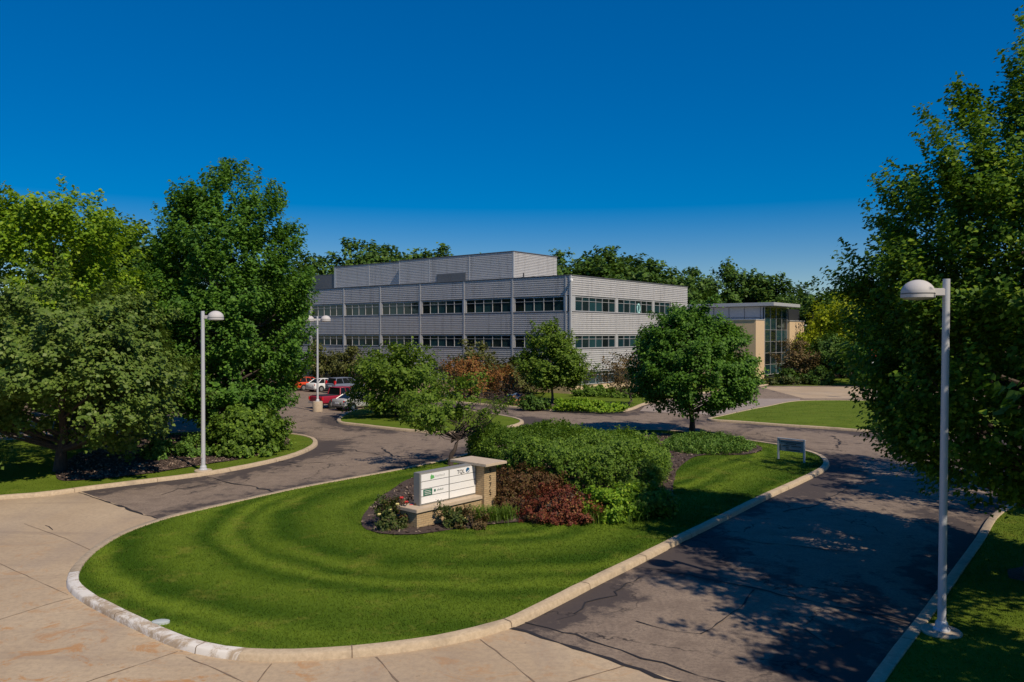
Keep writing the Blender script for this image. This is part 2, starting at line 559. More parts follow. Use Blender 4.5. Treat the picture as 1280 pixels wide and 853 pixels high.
# ------------------------------------------------------------------ plane geometry helpers
def smooth_line(pts, closed=True, step=0.45):
    P = [Vector((p[0], p[1])) for p in pts]
    n = len(P)
    out = []
    for i in range(n if closed else n - 1):
        p0, p1, p2, p3 = (P[(i - 1) % n] if closed or i > 0 else P[i]), P[i], P[(i + 1) % n], (P[(i + 2) % n] if closed or i + 2 < n else P[(i + 1) % n])
        L = (p2 - p1).length
        k = max(1, int(L / step))
        d1, d2, d3 = max((p1 - p0).length, 1e-4) ** 0.5, max(L, 1e-4) ** 0.5, max((p3 - p2).length, 1e-4) ** 0.5
        m1 = ((p1 - p0) / d1 - (p2 - p0) / (d1 + d2) + (p2 - p1) / d2) * d2
        m2 = ((p2 - p1) / d2 - (p3 - p1) / (d2 + d3) + (p3 - p2) / d3) * d2
        for j in range(k):
            t = j / k
            out.append((2 * t**3 - 3 * t**2 + 1) * p1 + (t**3 - 2 * t**2 + t) * m1 + (-2 * t**3 + 3 * t**2) * p2 + (t**3 - t**2) * m2)
    if not closed: out.append(P[-1])
    return [(p.x, p.y) for p in out]


def area(poly):
    a = np.array(poly); b = np.roll(a, -1, 0)
    return 0.5 * np.sum(a[:, 0] * b[:, 1] - b[:, 0] * a[:, 1])


def ccw(poly):
    return poly if area(poly) > 0 else poly[::-1]


def inside(pts, poly):
    pts = np.asarray(pts); x, y = pts[:, 0], pts[:, 1]
    r = np.zeros(len(pts), bool)
    n = len(poly)
    j = n - 1
    for i in range(n):
        xi, yi = poly[i]; xj, yj = poly[j]
        c = ((yi > y) != (yj > y)) & (x < (xj - xi) * (y - yi) / (yj - yi + 1e-12) + xi)
        r ^= c
        j = i
    return r


def dist_line(pts, poly, closed=True):
    pts = np.asarray(pts, float)[:, :2]
    best = np.full(len(pts), 1e9)
    n = len(poly)
    for i in range(n if closed else n - 1):
        a = np.array(poly[i]); b = np.array(poly[(i + 1) % n])
        ab = b - a
        t = np.clip(((pts - a) @ ab) / max(ab @ ab, 1e-9), 0, 1)
        d = np.hypot(*(pts - a - t[:, None] * ab).T)
        best = np.minimum(best, d)
    return best


def inset(poly, d):
    P = np.array(poly)
    t = np.roll(P, -1, 0) - np.roll(P, 1, 0)
    t /= np.maximum(np.hypot(t[:, 0], t[:, 1]), 1e-9)[:, None]
    nrm = np.stack([-t[:, 1], t[:, 0]], 1)       # left of travel = inside for ccw
    return P + nrm * d


def sheet(name, poly, zf, mat, step=None, parent=None):
    """flat or gently rounded surface filling a polygon; zf(pts)->z"""
    poly = ccw(list(poly))
    v = [Vector(p) for p in poly]
    n = len(v)
    if step:
        a = np.array(poly)
        gx = np.arange(a[:, 0].min(), a[:, 0].max(), step); gy = np.arange(a[:, 1].min(), a[:, 1].max(), step)
        g = np.stack(np.meshgrid(gx, gy), -1).reshape(-1, 2)
        g = g[inside(g, poly)]
        g = g[dist_line(g, poly) > step * 0.4] if len(g) else g
        v += [Vector(p) for p in g]
    r = delaunay_2d_cdt(v, [], [list(range(n))], 1, 1e-5)
    vv = np.array([(p.x, p.y) for p in r[0]])
    z = zf(vv) if callable(zf) else np.full(len(vv), zf)
    me = np_mesh(name, np.column_stack([vv, z]), np.array([f for f in r[2]]))
    o = link(name, me, mat, parent)
    for p in me.polygons: p.use_smooth = True
    bm = bmesh.new(); bm.from_mesh(me)
    for f in bm.faces:
        if f.normal.z < 0: f.normal_flip()
    bm.to_mesh(me); bm.free()
    return o


KH, KW = 0.15, 0.30


def kerb_ring(name, poly, mat, i0=None, i1=None, seed=0):
    """swept kerb profile along (part of) a closed ccw outline"""
    rng = np.random.default_rng(seed)
    prof = [(0.0, -0.02), (0.02, KH - 0.035), (0.05, KH), (KW - 0.02, KH + 0.004), (KW, KH - 0.05)]
    rings = [inset(poly, d) for d, z in prof]
    n = len(poly)
    idx = list(range(n)) if i0 is None else [(i0 + k) % n for k in range(((i1 - i0) % n) + 1)]
    wob = rng.normal(0, 0.004, n)
    v, f = [], []
    for r, (d, z) in zip(rings, prof):
        for i in idx: v.append((r[i][0], r[i][1], z + (wob[i] if z > 0 else 0)))
    k = len(idx)
    for a in range(len(prof) - 1):
        for b in range(k if i0 is None else k - 1):
            b2 = (b + 1) % k
            f.append((a * k + b, a * k + b2, (a + 1) * k + b2, (a + 1) * k + b))
    mb = MB(); mb.add(v, f)
    o = mb.build(name, mat, None, 0.9)
    return o


def mound(poly, top, run=5.0):
    def zf(p):
        d = dist_line(p, poly)
        return KH - 0.035 + top * (1 - np.exp(-d / run)) * np.minimum(1, d / 0.6)
    return zf


def blades(name, poly, zf, density, mat, seed, h=(0.018, 0.042), w=0.010, exclude=()):
    """grass as many small leaning triangles: one object"""
    rng = np.random.default_rng(seed)
    a = np.array(poly)
    lo, hi = a.min(0), a.max(0)
    n = int((hi - lo).prod() * density(lo) if callable(density) else (hi - lo).prod() * density)
    p = rng.uniform(lo, hi, (n, 2))
    p = p[inside(p, poly)]
    keep = rng.random(len(p)) < np.clip((22.0 / np.maximum(p[:, 1], 8)) ** 2, 0.06, 1)
    p = p[keep]
    for e in exclude: p = p[~inside(p, e)]
    n = len(p)
    z = zf(p)
    ang = rng.uniform(0, 2 * np.pi, n)
    hh = rng.uniform(*h, n)
    ww = w * (1 + 0.03 * p[:, 1])
    lean = rng.normal(0, 0.5, (n, 2)) * hh[:, None]
    dx, dy = np.cos(ang) * ww, np.sin(ang) * ww
    v = np.empty((n, 3, 3))
    v[:, 0] = np.column_stack([p[:, 0] - dx, p[:, 1] - dy, z - 0.01])
    v[:, 1] = np.column_stack([p[:, 0] + dx, p[:, 1] + dy, z - 0.01])
    v[:, 2] = np.column_stack([p[:, 0] + lean[:, 0], p[:, 1] + lean[:, 1], z + hh])
    me = np_mesh(name, v.reshape(-1, 3), np.arange(n * 3).reshape(-1, 3))
    return tag(link(name, me, mat), kind='stuff')


# ------------------------------------------------------------------ outlines on the ground
island_px = [(83, 735), (88, 716), (112, 692), (150, 670), (205, 651), (280, 633), (370, 613), (440, 600), (505, 588), (560, 576),
             (610, 563), (660, 552), (710, 544), (757, 540), (822, 539.5), (870, 543), (918, 550), (970, 557.5), (1008, 565.5), (1026, 571),
             (1035, 577), (1037, 582), (1032, 589), (1000, 606), (965, 622), (900, 655), (850, 680), (800, 706), (750, 731), (700, 757),
             (640, 786), (600, 798), (550, 809), (480, 819), (400, 826), (330, 828), (270, 823), (220, 811), (170, 789), (130, 769), (100, 752)]
ISL = ccw(smooth_line(GP(island_px)))
left_px = [(-120, 634), (0, 625), (60, 620.5), (110, 613.5), (170, 606), (250, 596), (310, 585.5), (360, 574), (386, 564.5), (397, 557), (393, 550),
           (372, 545), (330, 541.5), (270, 541), (200, 544), (100, 548), (0, 552), (-140, 556)]
LFT = ccw(smooth_line(GP(left_px)))
small_px = [(424, 530), (449, 533), (482, 537), (512, 540), (550, 542.5), (580, 542), (618, 538.5), (645, 534), (655, 529), (648, 525), (629, 521),
            (590, 515), (555, 510), (515, 506), (475, 508), (440, 515), (424, 523)]
SML = ccw(smooth_line(GP(small_px)))
verge = GP([(570, 504), (605, 507), (640, 510), (687, 514), (738, 516.3), (766, 517), (782, 514.6), (793, 512)])
verge = [(-60, 125), (-45, 112), (-30, 101), (-17, 91), (-11, 84)] + verge + [(12.2, 73), (15, 78), (21, 87), (27, 95), (33, 102), (34, 108), (20, 118), (-20, 150)]
VRG = ccw(smooth_line(verge))
lawn_px = [(885, 526), (930, 529.7), (989, 534), (1038, 537.3), (1090, 541), (1200, 546), (1290, 549), (1300, 540), (1250, 515), (1160, 504.5), (1071, 502), (1000, 502.5), (954, 510), (902, 521)]
RLW = ccw(smooth_line(GP(lawn_px)))
right = GP([(1085, 856), (1110, 822), (1150, 771), (1190, 716), (1217, 679), (1238, 648), (1262, 634), (1310, 622), (1400, 612)])
RGT = ccw(smooth_line(right + [(40, 30), (40, 4), (4, 4), G(1030, 940)], True))
FARL = [(27, 103), (31, 100.5), (45, 100), (60, 99), (110, 98), (110, 190), (25, 190)]     # lawn beyond the entrance drive

# ------------------------------------------------------------------ ground sheets
tag(sheet('ground', [(-1500, -300), (1500, -300), (1500, 2500), (-1500, 2500)], -0.05, M['far']), kind='structure')

ax, ay = np.arange(-75, 90, 0.5), np.arange(6, 131, 0.5)
gx, gy = np.meshgrid(ax, ay)
pts = np.column_stack([gx.ravel(), gy.ravel()])
edge = np.full(len(pts), 50.0)
for pl in (ISL, LFT, SML, VRG, RLW, RGT): edge = np.minimum(edge, dist_line(pts, pl[::2]))
w, hgt = len(ax), len(ay)
q = np.arange(w * hgt).reshape(hgt, w)
me = np_mesh('asphalt_drive', np.column_stack([pts, np.zeros(len(pts))]),
             np.stack([q[:-1, :-1], q[:-1, 1:], q[1:, 1:], q[1:, :-1]], -1).reshape(-1, 4))
at = me.attributes.new('edge', 'FLOAT', 'POINT')
at.data.foreach_set('value', edge.astype(np.float32))
tag(link('asphalt_drive', me, M['asphalt']), kind='structure')

# concrete apron and street in front
seamL, seamR = [(99, 616), (205, 652)], [(640, 784), (862, 856)]
apron = GP([(-700, 640), (-300, 625), (0, 615), (99, 614)]) + GP([(205, 652), (300, 690), (500, 740)]) + GP([(640, 784), (740, 817), (862, 856), (1010, 905)])
apron += [(6.5, 9), (8, 2), (-60, 2), (-60, 28)]
tag(sheet('concrete_apron', apron, 0.004, M['concrete']), kind='structure')
tag(sheet('entrance_pavement', [(29.5, 80.5), (62, 79), (64, 96), (30.5, 98.5)], 0.006, M['concrete']), kind='structure')
tag(sheet('drive_pavement', GP([(800, 514), (850, 517), (900, 519), (952, 509.5), (1000, 501.5), (1000, 498.5), (955, 498.5), (900, 498), (840, 503), (806, 508)]), 0.004,
          M['concrete'] if False else plain('pale_paving', (0.30, 0.245, 0.21), 0.9, 0, 0.2, 0.8)), kind='structure')


def strip(mb, pts, w0, z, rng, jit=0.0, var=0.5):
    """irregular flat strip along ground points"""
    P = []
    for (a, b) in zip(pts[:-1], pts[1:]):
        a, b = Vector(a), Vector(b)
        k = max(1, int((b - a).length / 0.35))
        for i in range(k):
            p = a.lerp(b, i / k)
            P.append(p + Vector((rng.normal(0, jit), rng.normal(0, jit))))
    P.append(Vector(pts[-1]))
    v = []
    for i, p in enumerate(P):
        t = (P[min(i + 1, len(P) - 1)] - P[max(i - 1, 0)]).normalized()
        n = Vector((-t.y, t.x))
        ww = w0 * max(0.25, 1 + rng.normal(0, var))
        v += [(*(p + n * ww * 0.5), z), (*(p - n * ww * 0.5), z)]
    mb.add(v, [(2 * i, 2 * i + 1, 2 * i + 3, 2 * i + 2) for i in range(len(P) - 1)])


rng = np.random.default_rng(5)
jb = MB()
for ln in ([(-80, 668), (0, 705), (85, 744)], [(-80, 800), (0, 775), (60, 756), (92, 747)], [(232, 822), (272, 838), (320, 860)], [(340, 830), (322, 853), (315, 862)],
           [(470, 822), (500, 856), (510, 870)], [(-40, 892), (100, 856), (222, 815)], [(600, 800), (640, 830), (690, 872)], [(640, 874), (770, 836), (790, 830)],
           [(30, 655), (80, 673), (118, 690)], [(-60, 740), (-10, 722)], [(120, 900), (180, 870)]):
    strip(jb, GP(ln), 0.022, 0.010, rng, 0.008, 0.5)
tag(jb.build('concrete_joints', M['joint']), kind='structure')
cb = MB()
for ln, w_, j in (([(99, 616), (205, 652)], 0.10, 0.02), ([(640, 784), (700, 804), (762, 825), (862, 858), (900, 870)], 0.13, 0.03),
                  ([(650, 778), (720, 795), (780, 815), (850, 838), (930, 862)], 0.05, 0.03),
                  ([(800, 709), (860, 719), (940, 736), (1040, 758), (1130, 776)], 0.07, 0.03),
                  ([(944, 738), (925, 760), (905, 775), (876, 793)], 0.05, 0.03), ([(876, 793), (840, 790), (795, 777)], 0.03, 0.03),
                  ([(262, 597), (290, 604), (325, 611), (356, 617)], 0.09, 0.05), ([(205, 618), (235, 610), (260, 605)], 0.05, 0.05),
                  ([(478, 560), (486, 567), (492, 571)], 0.13, 0.05), ([(400, 566), (440, 563), (490, 572), (550, 566)], 0.07, 0.06),
                  ([(330, 575), (380, 580), (420, 577)], 0.06, 0.05), ([(830, 690), (870, 668), (900, 672), (960, 680), (1060, 690)], 0.06, 0.05),
                  ([(980, 640), (1020, 632), (1060, 610), (1100, 600)], 0.08, 0.05), ([(1010, 790), (1040, 812), (1070, 800), (1100, 806)], 0.07, 0.05),
                  ([(700, 775), (760, 745), (800, 722)], 0.05, 0.06), ([(1040, 545), (1050, 552), (1046, 560)], 0.12, 0.05),
                  ([(950, 545), (1000, 552), (1060, 556)], 0.07, 0.05), ([(57, 657), (61, 659), (66, 663)], 0.03, 0.05),
                  ([(680, 530), (740, 533), (800, 535)], 0.09, 0.05), ([(720, 523), (790, 526), (850, 531)], 0.10, 0.05)):
    strip(cb, GP(ln), w_ * 0.75, 0.014, rng, j * 1.3, 0.6)
tag(cb.build('sealed_cracks', M['crack']), kind='structure')

zI, zL, zS, zV, zR, zG = mound(ISL, 0.16), mound(LFT, 0.10), mound(SML, 0.08), mound(VRG, 0.10), mound(RLW, 0.12), mound(RGT, 0.10)


def near_index(poly, px):
    a = np.array(poly); g = np.array(G(*px))
    return int(np.argmin(np.hypot(*(a - g).T)))


for nm, pl, zf, mt, st in (('main_lawn', ISL, zI, 'lawn', 0.8), ('left_lawn', LFT, zL, 'lawn_plain', 1.2), ('small_island_lawn', SML, zS, 'lawn_plain', 1.5),
                           ('building_lawn', VRG, zV, 'lawn_plain', 2.5), ('wedge_lawn', RLW, zR, 'lawn_plain', 2.0), ('right_lawn', RGT, zG, 'lawn_plain', 1.2)):
    tag(sheet(nm, inset(pl, KW - 0.01).tolist(), zf, M[mt], st), kind='structure')
i0, i1 = near_index(ISL, (85, 722)), near_index(ISL, (310, 828))
tag(kerb_ring('kerb', ISL, M['kerb'], i1, i0, 1), kind='structure')
tag(kerb_ring('painted_kerb', ISL, M['kerb_paint'], i0, i1, 2), kind='structure')
for k, pl in enumerate((LFT, SML, VRG, RLW, RGT)):
    tag(kerb_ring('kerb', pl, M['kerb'], seed=3 + k), kind='structure')
kj = MB()
for pl in (ISL, LFT, RGT, SML):
    a = np.array(pl); seg = np.hypot(*(np.roll(a, -1, 0) - a).T); run = 0.0
    rr_ = [inset(pl, d) for d in (-0.003, 0.018, 0.049, KW)]
    for i in range(len(pl)):
        run += seg[i]
        if run > 3.05 and a[i, 1] < 75:
            run = 0.0
            tx = (a[(i + 1) % len(pl)] - a[i - 1]); tx = tx / np.hypot(*tx) * 0.011
            prof = list(zip([r[i] for r in rr_], (0.005, KH - 0.032, KH + 0.004, KH + 0.008)))
            v = []
            for p, z in prof: v += [(p[0] - tx[0], p[1] - tx[1], z), (p[0] + tx[0], p[1] + tx[1], z)]
            kj.add(v, [(2 * k, 2 * k + 1, 2 * k + 3, 2 * k + 2) for k in range(3)])
tag(kj.build('kerb_joints', M['joint']), kind='structure')
tag(sheet('far_lawn', FARL, 0.02, M['lawn_plain'], 6), kind='structure')
tag(sheet('dry_bank', [(-70, 128), (-50, 113.5), (-34, 102.5), (-21, 93.5), (-12, 86.5), (-5, 79), (0, 78), (2, 83), (-30, 110), (-60, 133)], lambda p: 0.10 + 0.5 * np.clip(dist_line(p, [(-70, 128), (-50, 113.5), (-34, 102.5), (-21, 93.5), (-12, 86.5), (-5, 79), (0, 78), (2, 83), (-30, 110), (-60, 133)]) / 1.5, 0, 1), M['dry'], 1.0), kind='structure')

# planting beds
bed_px = [(452, 661), (456, 671), (475, 677.5), (520, 678.5), (560, 672), (620, 664.5), (680, 658.5), (740, 653.5), (800, 650), (834, 640),
          (842, 610), (850, 590), (880, 575), (930, 574), (952, 568), (946, 560), (920, 552), (860, 548), (800, 545), (757, 546), (690, 552), (640, 562), (600, 572), (575, 584), (545, 592), (510, 606), (478, 628), (458, 648)]
BED = ccw(smooth_line(GP(bed_px)))
MED_PX = [(70, 600), (80, 606), (130, 603), (190, 596), (250, 586), (300, 578), (345, 567), (362, 556), (350, 548), (300, 545), (240, 546), (180, 552), (120, 565), (85, 580)]
LBED = ccw(smooth_line(GP(MED_PX)))
VBED = ccw(smooth_line(GP([(645, 507), (690, 512), (740, 513.5), (770, 513), (782, 510), (770, 506), (720, 507), (680, 503)])))
RBED = ccw(smooth_line([(13.95 + 0.95 * math.cos(k * 0.785) + 0.1 * math.sin(k * 3), 20.7 + 0.95 * math.sin(k * 0.785)) for k in range(8)]))
for k, (pl, zf) in enumerate(((BED, zI), (LBED, zL), (VBED, zV), (RBED, zG))):
    tag(sheet('mulch_bed', pl, (lambda zf: lambda p: zf(p) + 0.035 + 0.025 * np.sin(p[:, 0] * 2.3) * np.sin(p[:, 1] * 1.9))(zf), M['mulch'], 0.6 if k < 2 else 1.2), kind='structure')

blades('grass', inset(ISL, KW * 0.9).tolist(), zI, 900, M['lawn'], 11, exclude=(BED,))
blades('grass', inset(RGT, KW * 0.9).tolist(), zG, 420, M['lawn_plain'], 12, exclude=(RBED,))
blades('grass', inset(LFT, KW * 0.9).tolist(), zL, 260, M['lawn_plain'], 13, exclude=(LBED,))
blades('grass', inset(RLW, KW * 0.9).tolist(), zR, 120, M['lawn_plain'], 14)


# bark chips on the beds near the camera
def chips(name, poly, zf, n, mat, seed, size=(0.03, 0.09)):
    rng = np.random.default_rng(seed)
    a = np.array(poly); lo, hi = a.min(0), a.max(0)
    p = rng.uniform(lo, hi, (n, 2)); p = p[inside(p, poly)]; n = len(p)
    c = np.column_stack([p, zf(p) + 0.05])
    u = rng.normal(size=(n, 3)); u[:, 2] *= 0.4; u /= np.linalg.norm(u, axis=1)[:, None]
    t = rng.normal(size=(n, 3)); t[:, 2] *= 0.4
    b = np.cross(u, t); b = np.cross(b, u); b /= np.linalg.norm(b, axis=1)[:, None]
    s = rng.uniform(*size, n)[:, None]
    v = np.stack([c - u * s - b * s * 0.35, c + u * s - b * s * 0.35, c + u * s + b * s * 0.35, c - u * s + b * s * 0.35], 1)
    return tag(link(name, np_mesh(name, v.reshape(-1, 3), np.arange(n * 4).reshape(-1, 4)), mat), kind='stuff')


m = NT('bark_chips')
M['chip'] = m.done(m.ramp(m.island(), [(0, (0.03, 0.018, 0.014)), (0.6, (0.11, 0.072, 0.055)), (1, (0.36, 0.27, 0.20))]), 0.95)
chips('bark_chips', BED, zI, 16000, M['chip'], 21)
chips('bark_chips', LBED, zL, 14000, M['chip'], 22)


# ------------------------------------------------------------------ foliage
def leaves(c, d, rng, n, tw, spread, ls, flat, aspect=0.42):
    """n leaves along each twig. c, d: (K,3) clump positions and twig directions"""
    K = len(c)
    u = rng.random((K, n, 1))
    p = c[:, None] + d[:, None] * tw * (u - 0.25) + rng.normal(0, 1, (K, n, 3)) * spread * (1.1 - 0.7 * u)
    p = p.reshape(-1, 3); dd = np.repeat(d, n, 0)
    N = len(p)
    nn = np.column_stack([np.zeros(N), np.zeros(N), np.ones(N)]) * flat * 0.9 + dd * np.array([0.75, 0.75, 0.2]) + rng.normal(0, 0.36, (N, 3))
    nn /= np.linalg.norm(nn, axis=1)[:, None]
    a = rng.normal(0, 1, (N, 3)) + dd * 0.7
    a -= nn * np.sum(a * nn, 1)[:, None]
    a /= np.maximum(np.linalg.norm(a, axis=1), 1e-6)[:, None]
    b = np.cross(nn, a)
    s = (ls * rng.uniform(0.65, 1.3, N))[:, None]
    v = np.stack([p - a * s * 0.5, p + b * s * aspect + nn * s * 0.12, p + a * s * 0.55 - nn * s * 0.1, p - b * s * aspect + nn * s * 0.12], 1)
    return v.reshape(-1, 3), np.arange(N * 4).reshape(-1, 4)


def crown(rng, H, zb, Rr, prof, K, up=0.6, gap=0.25, inner=0.35, lob=0.17, nb=None, bs=0.13):
    """clumps gathered on boughs, so light and dark masses and gaps appear"""
    NB = nb or max(14, K // 6)
    hs = np.linspace(0, 1, 60)
    pr = np.interp(hs, prof[0], prof[1])
    wgt = (pr + 0.08) ** 1.6
    n = NB * 3
    h = np.clip(rng.choice(hs, n, p=wgt / wgt.sum()) + rng.uniform(-0.01, 0.01, n), 0, 1)
    a = rng.uniform(0, 2 * np.pi, n)
    ph = rng.uniform(0, 6.28, 6)
    f = 1 + lob * np.sin(3 * a + ph[0] + 5 * h) + lob * 0.8 * np.sin(5 * a + ph[1] - 9 * h) + lob * 0.6 * np.sin(2 * a + ph[2] + 17 * h) + rng.normal(0, 0.05, n)
    rr = np.interp(h, prof[0], prof[1]) * Rr * f * (1 - 0.5 * bs)
    rf = inner + (1 - inner) * rng.random(n) ** 0.45
    x, y, z = rr * rf * np.cos(a), rr * rf * np.sin(a), zb + h * (H - zb) * 0.97
    s = 2.6 / max(Rr, 1.2)
    g = np.sin(x * s * 1.9 + ph[3]) * np.sin(y * s * 2.1 + ph[4]) * np.sin(z * s * 2.0 + ph[5]) + rng.normal(0, 0.15, n)
    idx = np.where(g > np.quantile(g, gap))[0][:NB]
    B = np.column_stack([x, y, z])[idx]
    out = (np.column_stack([np.cos(a), np.sin(a), np.zeros_like(a)]) * rf[:, None])[idx]
    hh = h[idx]
    k = rng.integers(0, len(B), K)
    off = rng.normal(0, 1, (K, 3)) * Rr * bs * np.array([1, 1, 0.55])
    # boughs slope: they rise outwards
    off[:, 2] += np.sum(off[:, :2] * out[k][:, :2], 1) * (0.25 + 0.5 * up)
    c = B[k] + off
    c[:, 2] = np.maximum(c[:, 2], zb * 0.8)
    d = out[k] * (1.0 - 0.5 * hh[k])[:, None] + np.array([0, 0, 1.0]) * (up * (0.5 + hh[k]))[:, None] + off / (Rr * bs) * 0.25 + rng.normal(0, 0.22, (K, 3))
    d /= np.linalg.norm(d, axis=1)[:, None]
    return c, d


PROF = {
    'tall': ([0, .08, .2, .46, .68, .82, .93, 1], [.6, .85, .98, 1, .76, .5, .24, .05]),
    'full': ([0, .08, .2, .46, .68, .82, .93, 1], [.6, .85, .96, 1, .86, .66, .4, .1]),
    'spire': ([0, .06, .2, .38, .55, .72, .86, 1], [.62, .86, 1, .98, .84, .62, .38, .05]),
    'oval': ([0, .08, .25, .5, .72, .88, .96, 1], [.55, .85, 1, .98, .88, .62, .4, .12]),
    'round': ([0, .1, .3, .5, .7, .87, 1], [.6, .9, 1, .97, .82, .5, .1]),
    'cone': ([0, .1, .3, .6, .85, 1], [.5, .95, 1, .7, .35, .05]),
    'flat': ([0, .2, .5, .8, 1], [.45, .85, 1, .8, .3]),
    'bush': ([0, .2, .5, .8, 1], [.85, 1, .9, .55, .1]),
    'dome': ([0, .3, .6, .85, 1], [1, .98, .82, .5, .1]),
}


def wood(mb, rng, c, d, H, zb, r0, wander=0.12, nl=40, top=0.8, stems=1, flare=True):
    """trunk and limbs as tapered tubes reaching the clumps"""
    tz = np.linspace(0, top * H, 9)
    offs = np.cumsum(rng.normal(0, wander, (9, 2)), 0); offs -= offs[0]; offs[1] *= 0.4
    path = [(offs[i][0], offs[i][1], tz[i] - (0.15 if i == 0 else 0)) for i in range(9)]
    rad = [r0 * (1.35 if i == 0 and flare else 1) * (1 - 0.9 * (i / 8) ** 0.9) + 0.012 for i in range(9)]
    mb.tube(path, rad, 10)
    rr = np.hypot(c[:, 0], c[:, 1])
    order = np.argsort(-rr + rng.normal(0, rr.mean() * 0.5, len(rr)))[:nl]
    for i in order:
        e = c[i] + d[i] * 0.1
        hz = np.hypot(e[0], e[1])
        z0 = np.clip(e[2] - hz * rng.uniform(0.45, 0.9), max(zb * 0.75, H * 0.06), top * H * 0.96)
        k = np.interp(z0, tz, np.arange(9))
        s = np.array([np.interp(z0, tz, offs[:, 0]), np.interp(z0, tz, offs[:, 1]), z0])
        mid = s * 0.45 + e * 0.55 + np.array([0, 0, (e[2] - z0) * -0.12 + rng.normal(0, 0.1)])
        q1 = s * 0.75 + mid * 0.25 + rng.normal(0, 0.04, 3)
        r1 = max(0.018, r0 * (1 - 0.85 * k / 8) * 0.42)
        mb.tube([s, q1, mid, e], [r1, r1 * 0.85, r1 * 0.55, 0.008], 6, False)


def tree_meshes(seed, H, zb, Rr, prof, K, n, ls, tw=0.9, spread=0.28, up=0.6, gap=0.25, inner=0.35, r0=0.2, nl=40, flat=0.7, lob=0.17, top=0.8, wander=0.1, aspect=0.42, bs=0.13):
    rng = np.random.default_rng(seed)
    c, d = crown(rng, H, zb, Rr, PROF[prof], K, up, gap, inner, lob, None, bs)
    v, f = leaves(c, d, rng, n, tw, spread, ls, flat, aspect)
    mb = MB()
    wood(mb, rng, c, d, H, zb, r0, wander, nl, top)
    return np_mesh('crown', v, f), mb.mesh('trunk', 0.8)


def tree(name, loc, label, cat, lf, bark, group=None, rz=0.0, meshes=None, scale=1.0, **kw):
    cm, tm = meshes or tree_meshes(**kw)
    t = empty(name, loc, rz)
    t.scale = (scale,) * 3
    tag(t, label, cat, group)
    link('trunk', tm, M[bark], t)
    link('crown', cm, LF[lf], t)
    return t


def at(x, y, zf=None):
    return (x, y, float(zf(np.array([[x, y]]))[0]) if zf else 0.0)


# near trees
tree('maple_tree', at(13.7, 20.7, zG), 'very tall dark maple filling the right edge behind the tall lamp post', 'tree', 'silver', 'bark_dark',
     seed=1, H=14.5, zb=2.3, Rr=4.25, prof='tall', K=2600, n=78, ls=0.122, tw=1.05, spread=0.17, up=1.15, gap=0.03, inner=0.38, r0=0.26, nl=60, lob=0.03, bs=0.065)
tree('maple_tree', at(14.3, 11.2, zG), 'big leafy maple just beyond the right edge that shades the near part of the drive', 'tree', 'silver', 'bark_dark',
     seed=2, H=12.5, zb=2.4, Rr=4.6, prof='oval', K=700, n=46, ls=0.2, tw=1.1, spread=0.26, up=0.9, gap=0.3, r0=0.27, nl=40)
tree('maple_tree', at(23.4, 29.0, zG), 'third maple of the right hand row, behind the very tall one', 'tree', 'silver', 'bark_dark',
     seed=14, H=13.5, zb=2.0, Rr=4.9, prof='oval', K=800, n=46, ls=0.2, tw=1.1, spread=0.26, up=0.9, gap=0.3, r0=0.26, nl=40)
tree('oak_tree', at(-20.9, 36.8, zL), 'low spreading dull green oak with a bare trunk in the mulch, left verge', 'tree', 'oak', 'bark_dark',
     seed=3, H=9.0, zb=1.25, Rr=5.5, prof='round', K=1150, n=60, ls=0.18, tw=0.9, spread=0.22, up=0.2, gap=0.12, inner=0.45, r0=0.25, nl=26, flat=0.9, lob=0.09, bs=0.095)
tree('maple_tree', at(-27.0, 47.5, zL), 'bright yellow green maple behind the dull green oak at the far left', 'tree', 'yellow', 'bark_dark',
     seed=4, H=14.6, zb=2.0, Rr=5.7, prof='oval', K=1200, n=52, ls=0.22, tw=1.1, spread=0.28, up=0.7, gap=0.15, inner=0.42, r0=0.28, nl=16, lob=0.1, bs=0.09)
tree('maple_tree', at(-17.4, 49.0, zL), 'tall dark green maple between the left lamp post and the office block', 'tree', 'bigmaple', 'bark_dark',
     seed=5, H=16.7, zb=1.5, Rr=4.9, prof='full', K=1900, n=58, ls=0.19, tw=1.2, spread=0.22, up=1.05, gap=0.05, inner=0.38, r0=0.3, nl=50, lob=0.05, bs=0.075)
tree('maple_tree', at(11.45, 50.6, zI), 'round dark green maple with a short trunk on the far end of the lawn island', 'tree', 'bigmaple', 'bark_dark',
     seed=6, H=8.1, zb=1.85, Rr=3.85, prof='round', K=1100, n=56, ls=0.17, tw=0.7, spread=0.22, up=0.6, gap=0.0, inner=0.4, r0=0.17, nl=36, lob=0.04, bs=0.07)
tree('maple_tree', at(3.7, 73.0, zV), 'young upright tree in front of the corner of the office block', 'tree', 'apple', 'bark',
     seed=7, H=7.3, zb=1.7, Rr=3.2, prof='cone', K=600, n=44, ls=0.2, tw=0.8, spread=0.24, up=0.9, gap=0.12, r0=0.12, nl=30, lob=0.08, bs=0.1)
tree('crabapple_tree', at(-3.0, 38.6, zI), 'small open crabapple with twisting dark limbs behind the brick sign', 'tree', 'apple', 'bark_dark',
     seed=8, H=4.2, zb=1.65, Rr=2.45, prof='flat', K=165, n=30, ls=0.14, tw=0.6, spread=0.16, up=0.12, gap=0.5, inner=0.35, r0=0.13, nl=34, top=0.5, wander=0.12)
ca = [o for o in bpy.data.objects if o.get('label', '').startswith('small open crabapple')][0]
rng = np.random.default_rng(9)
mb = MB()
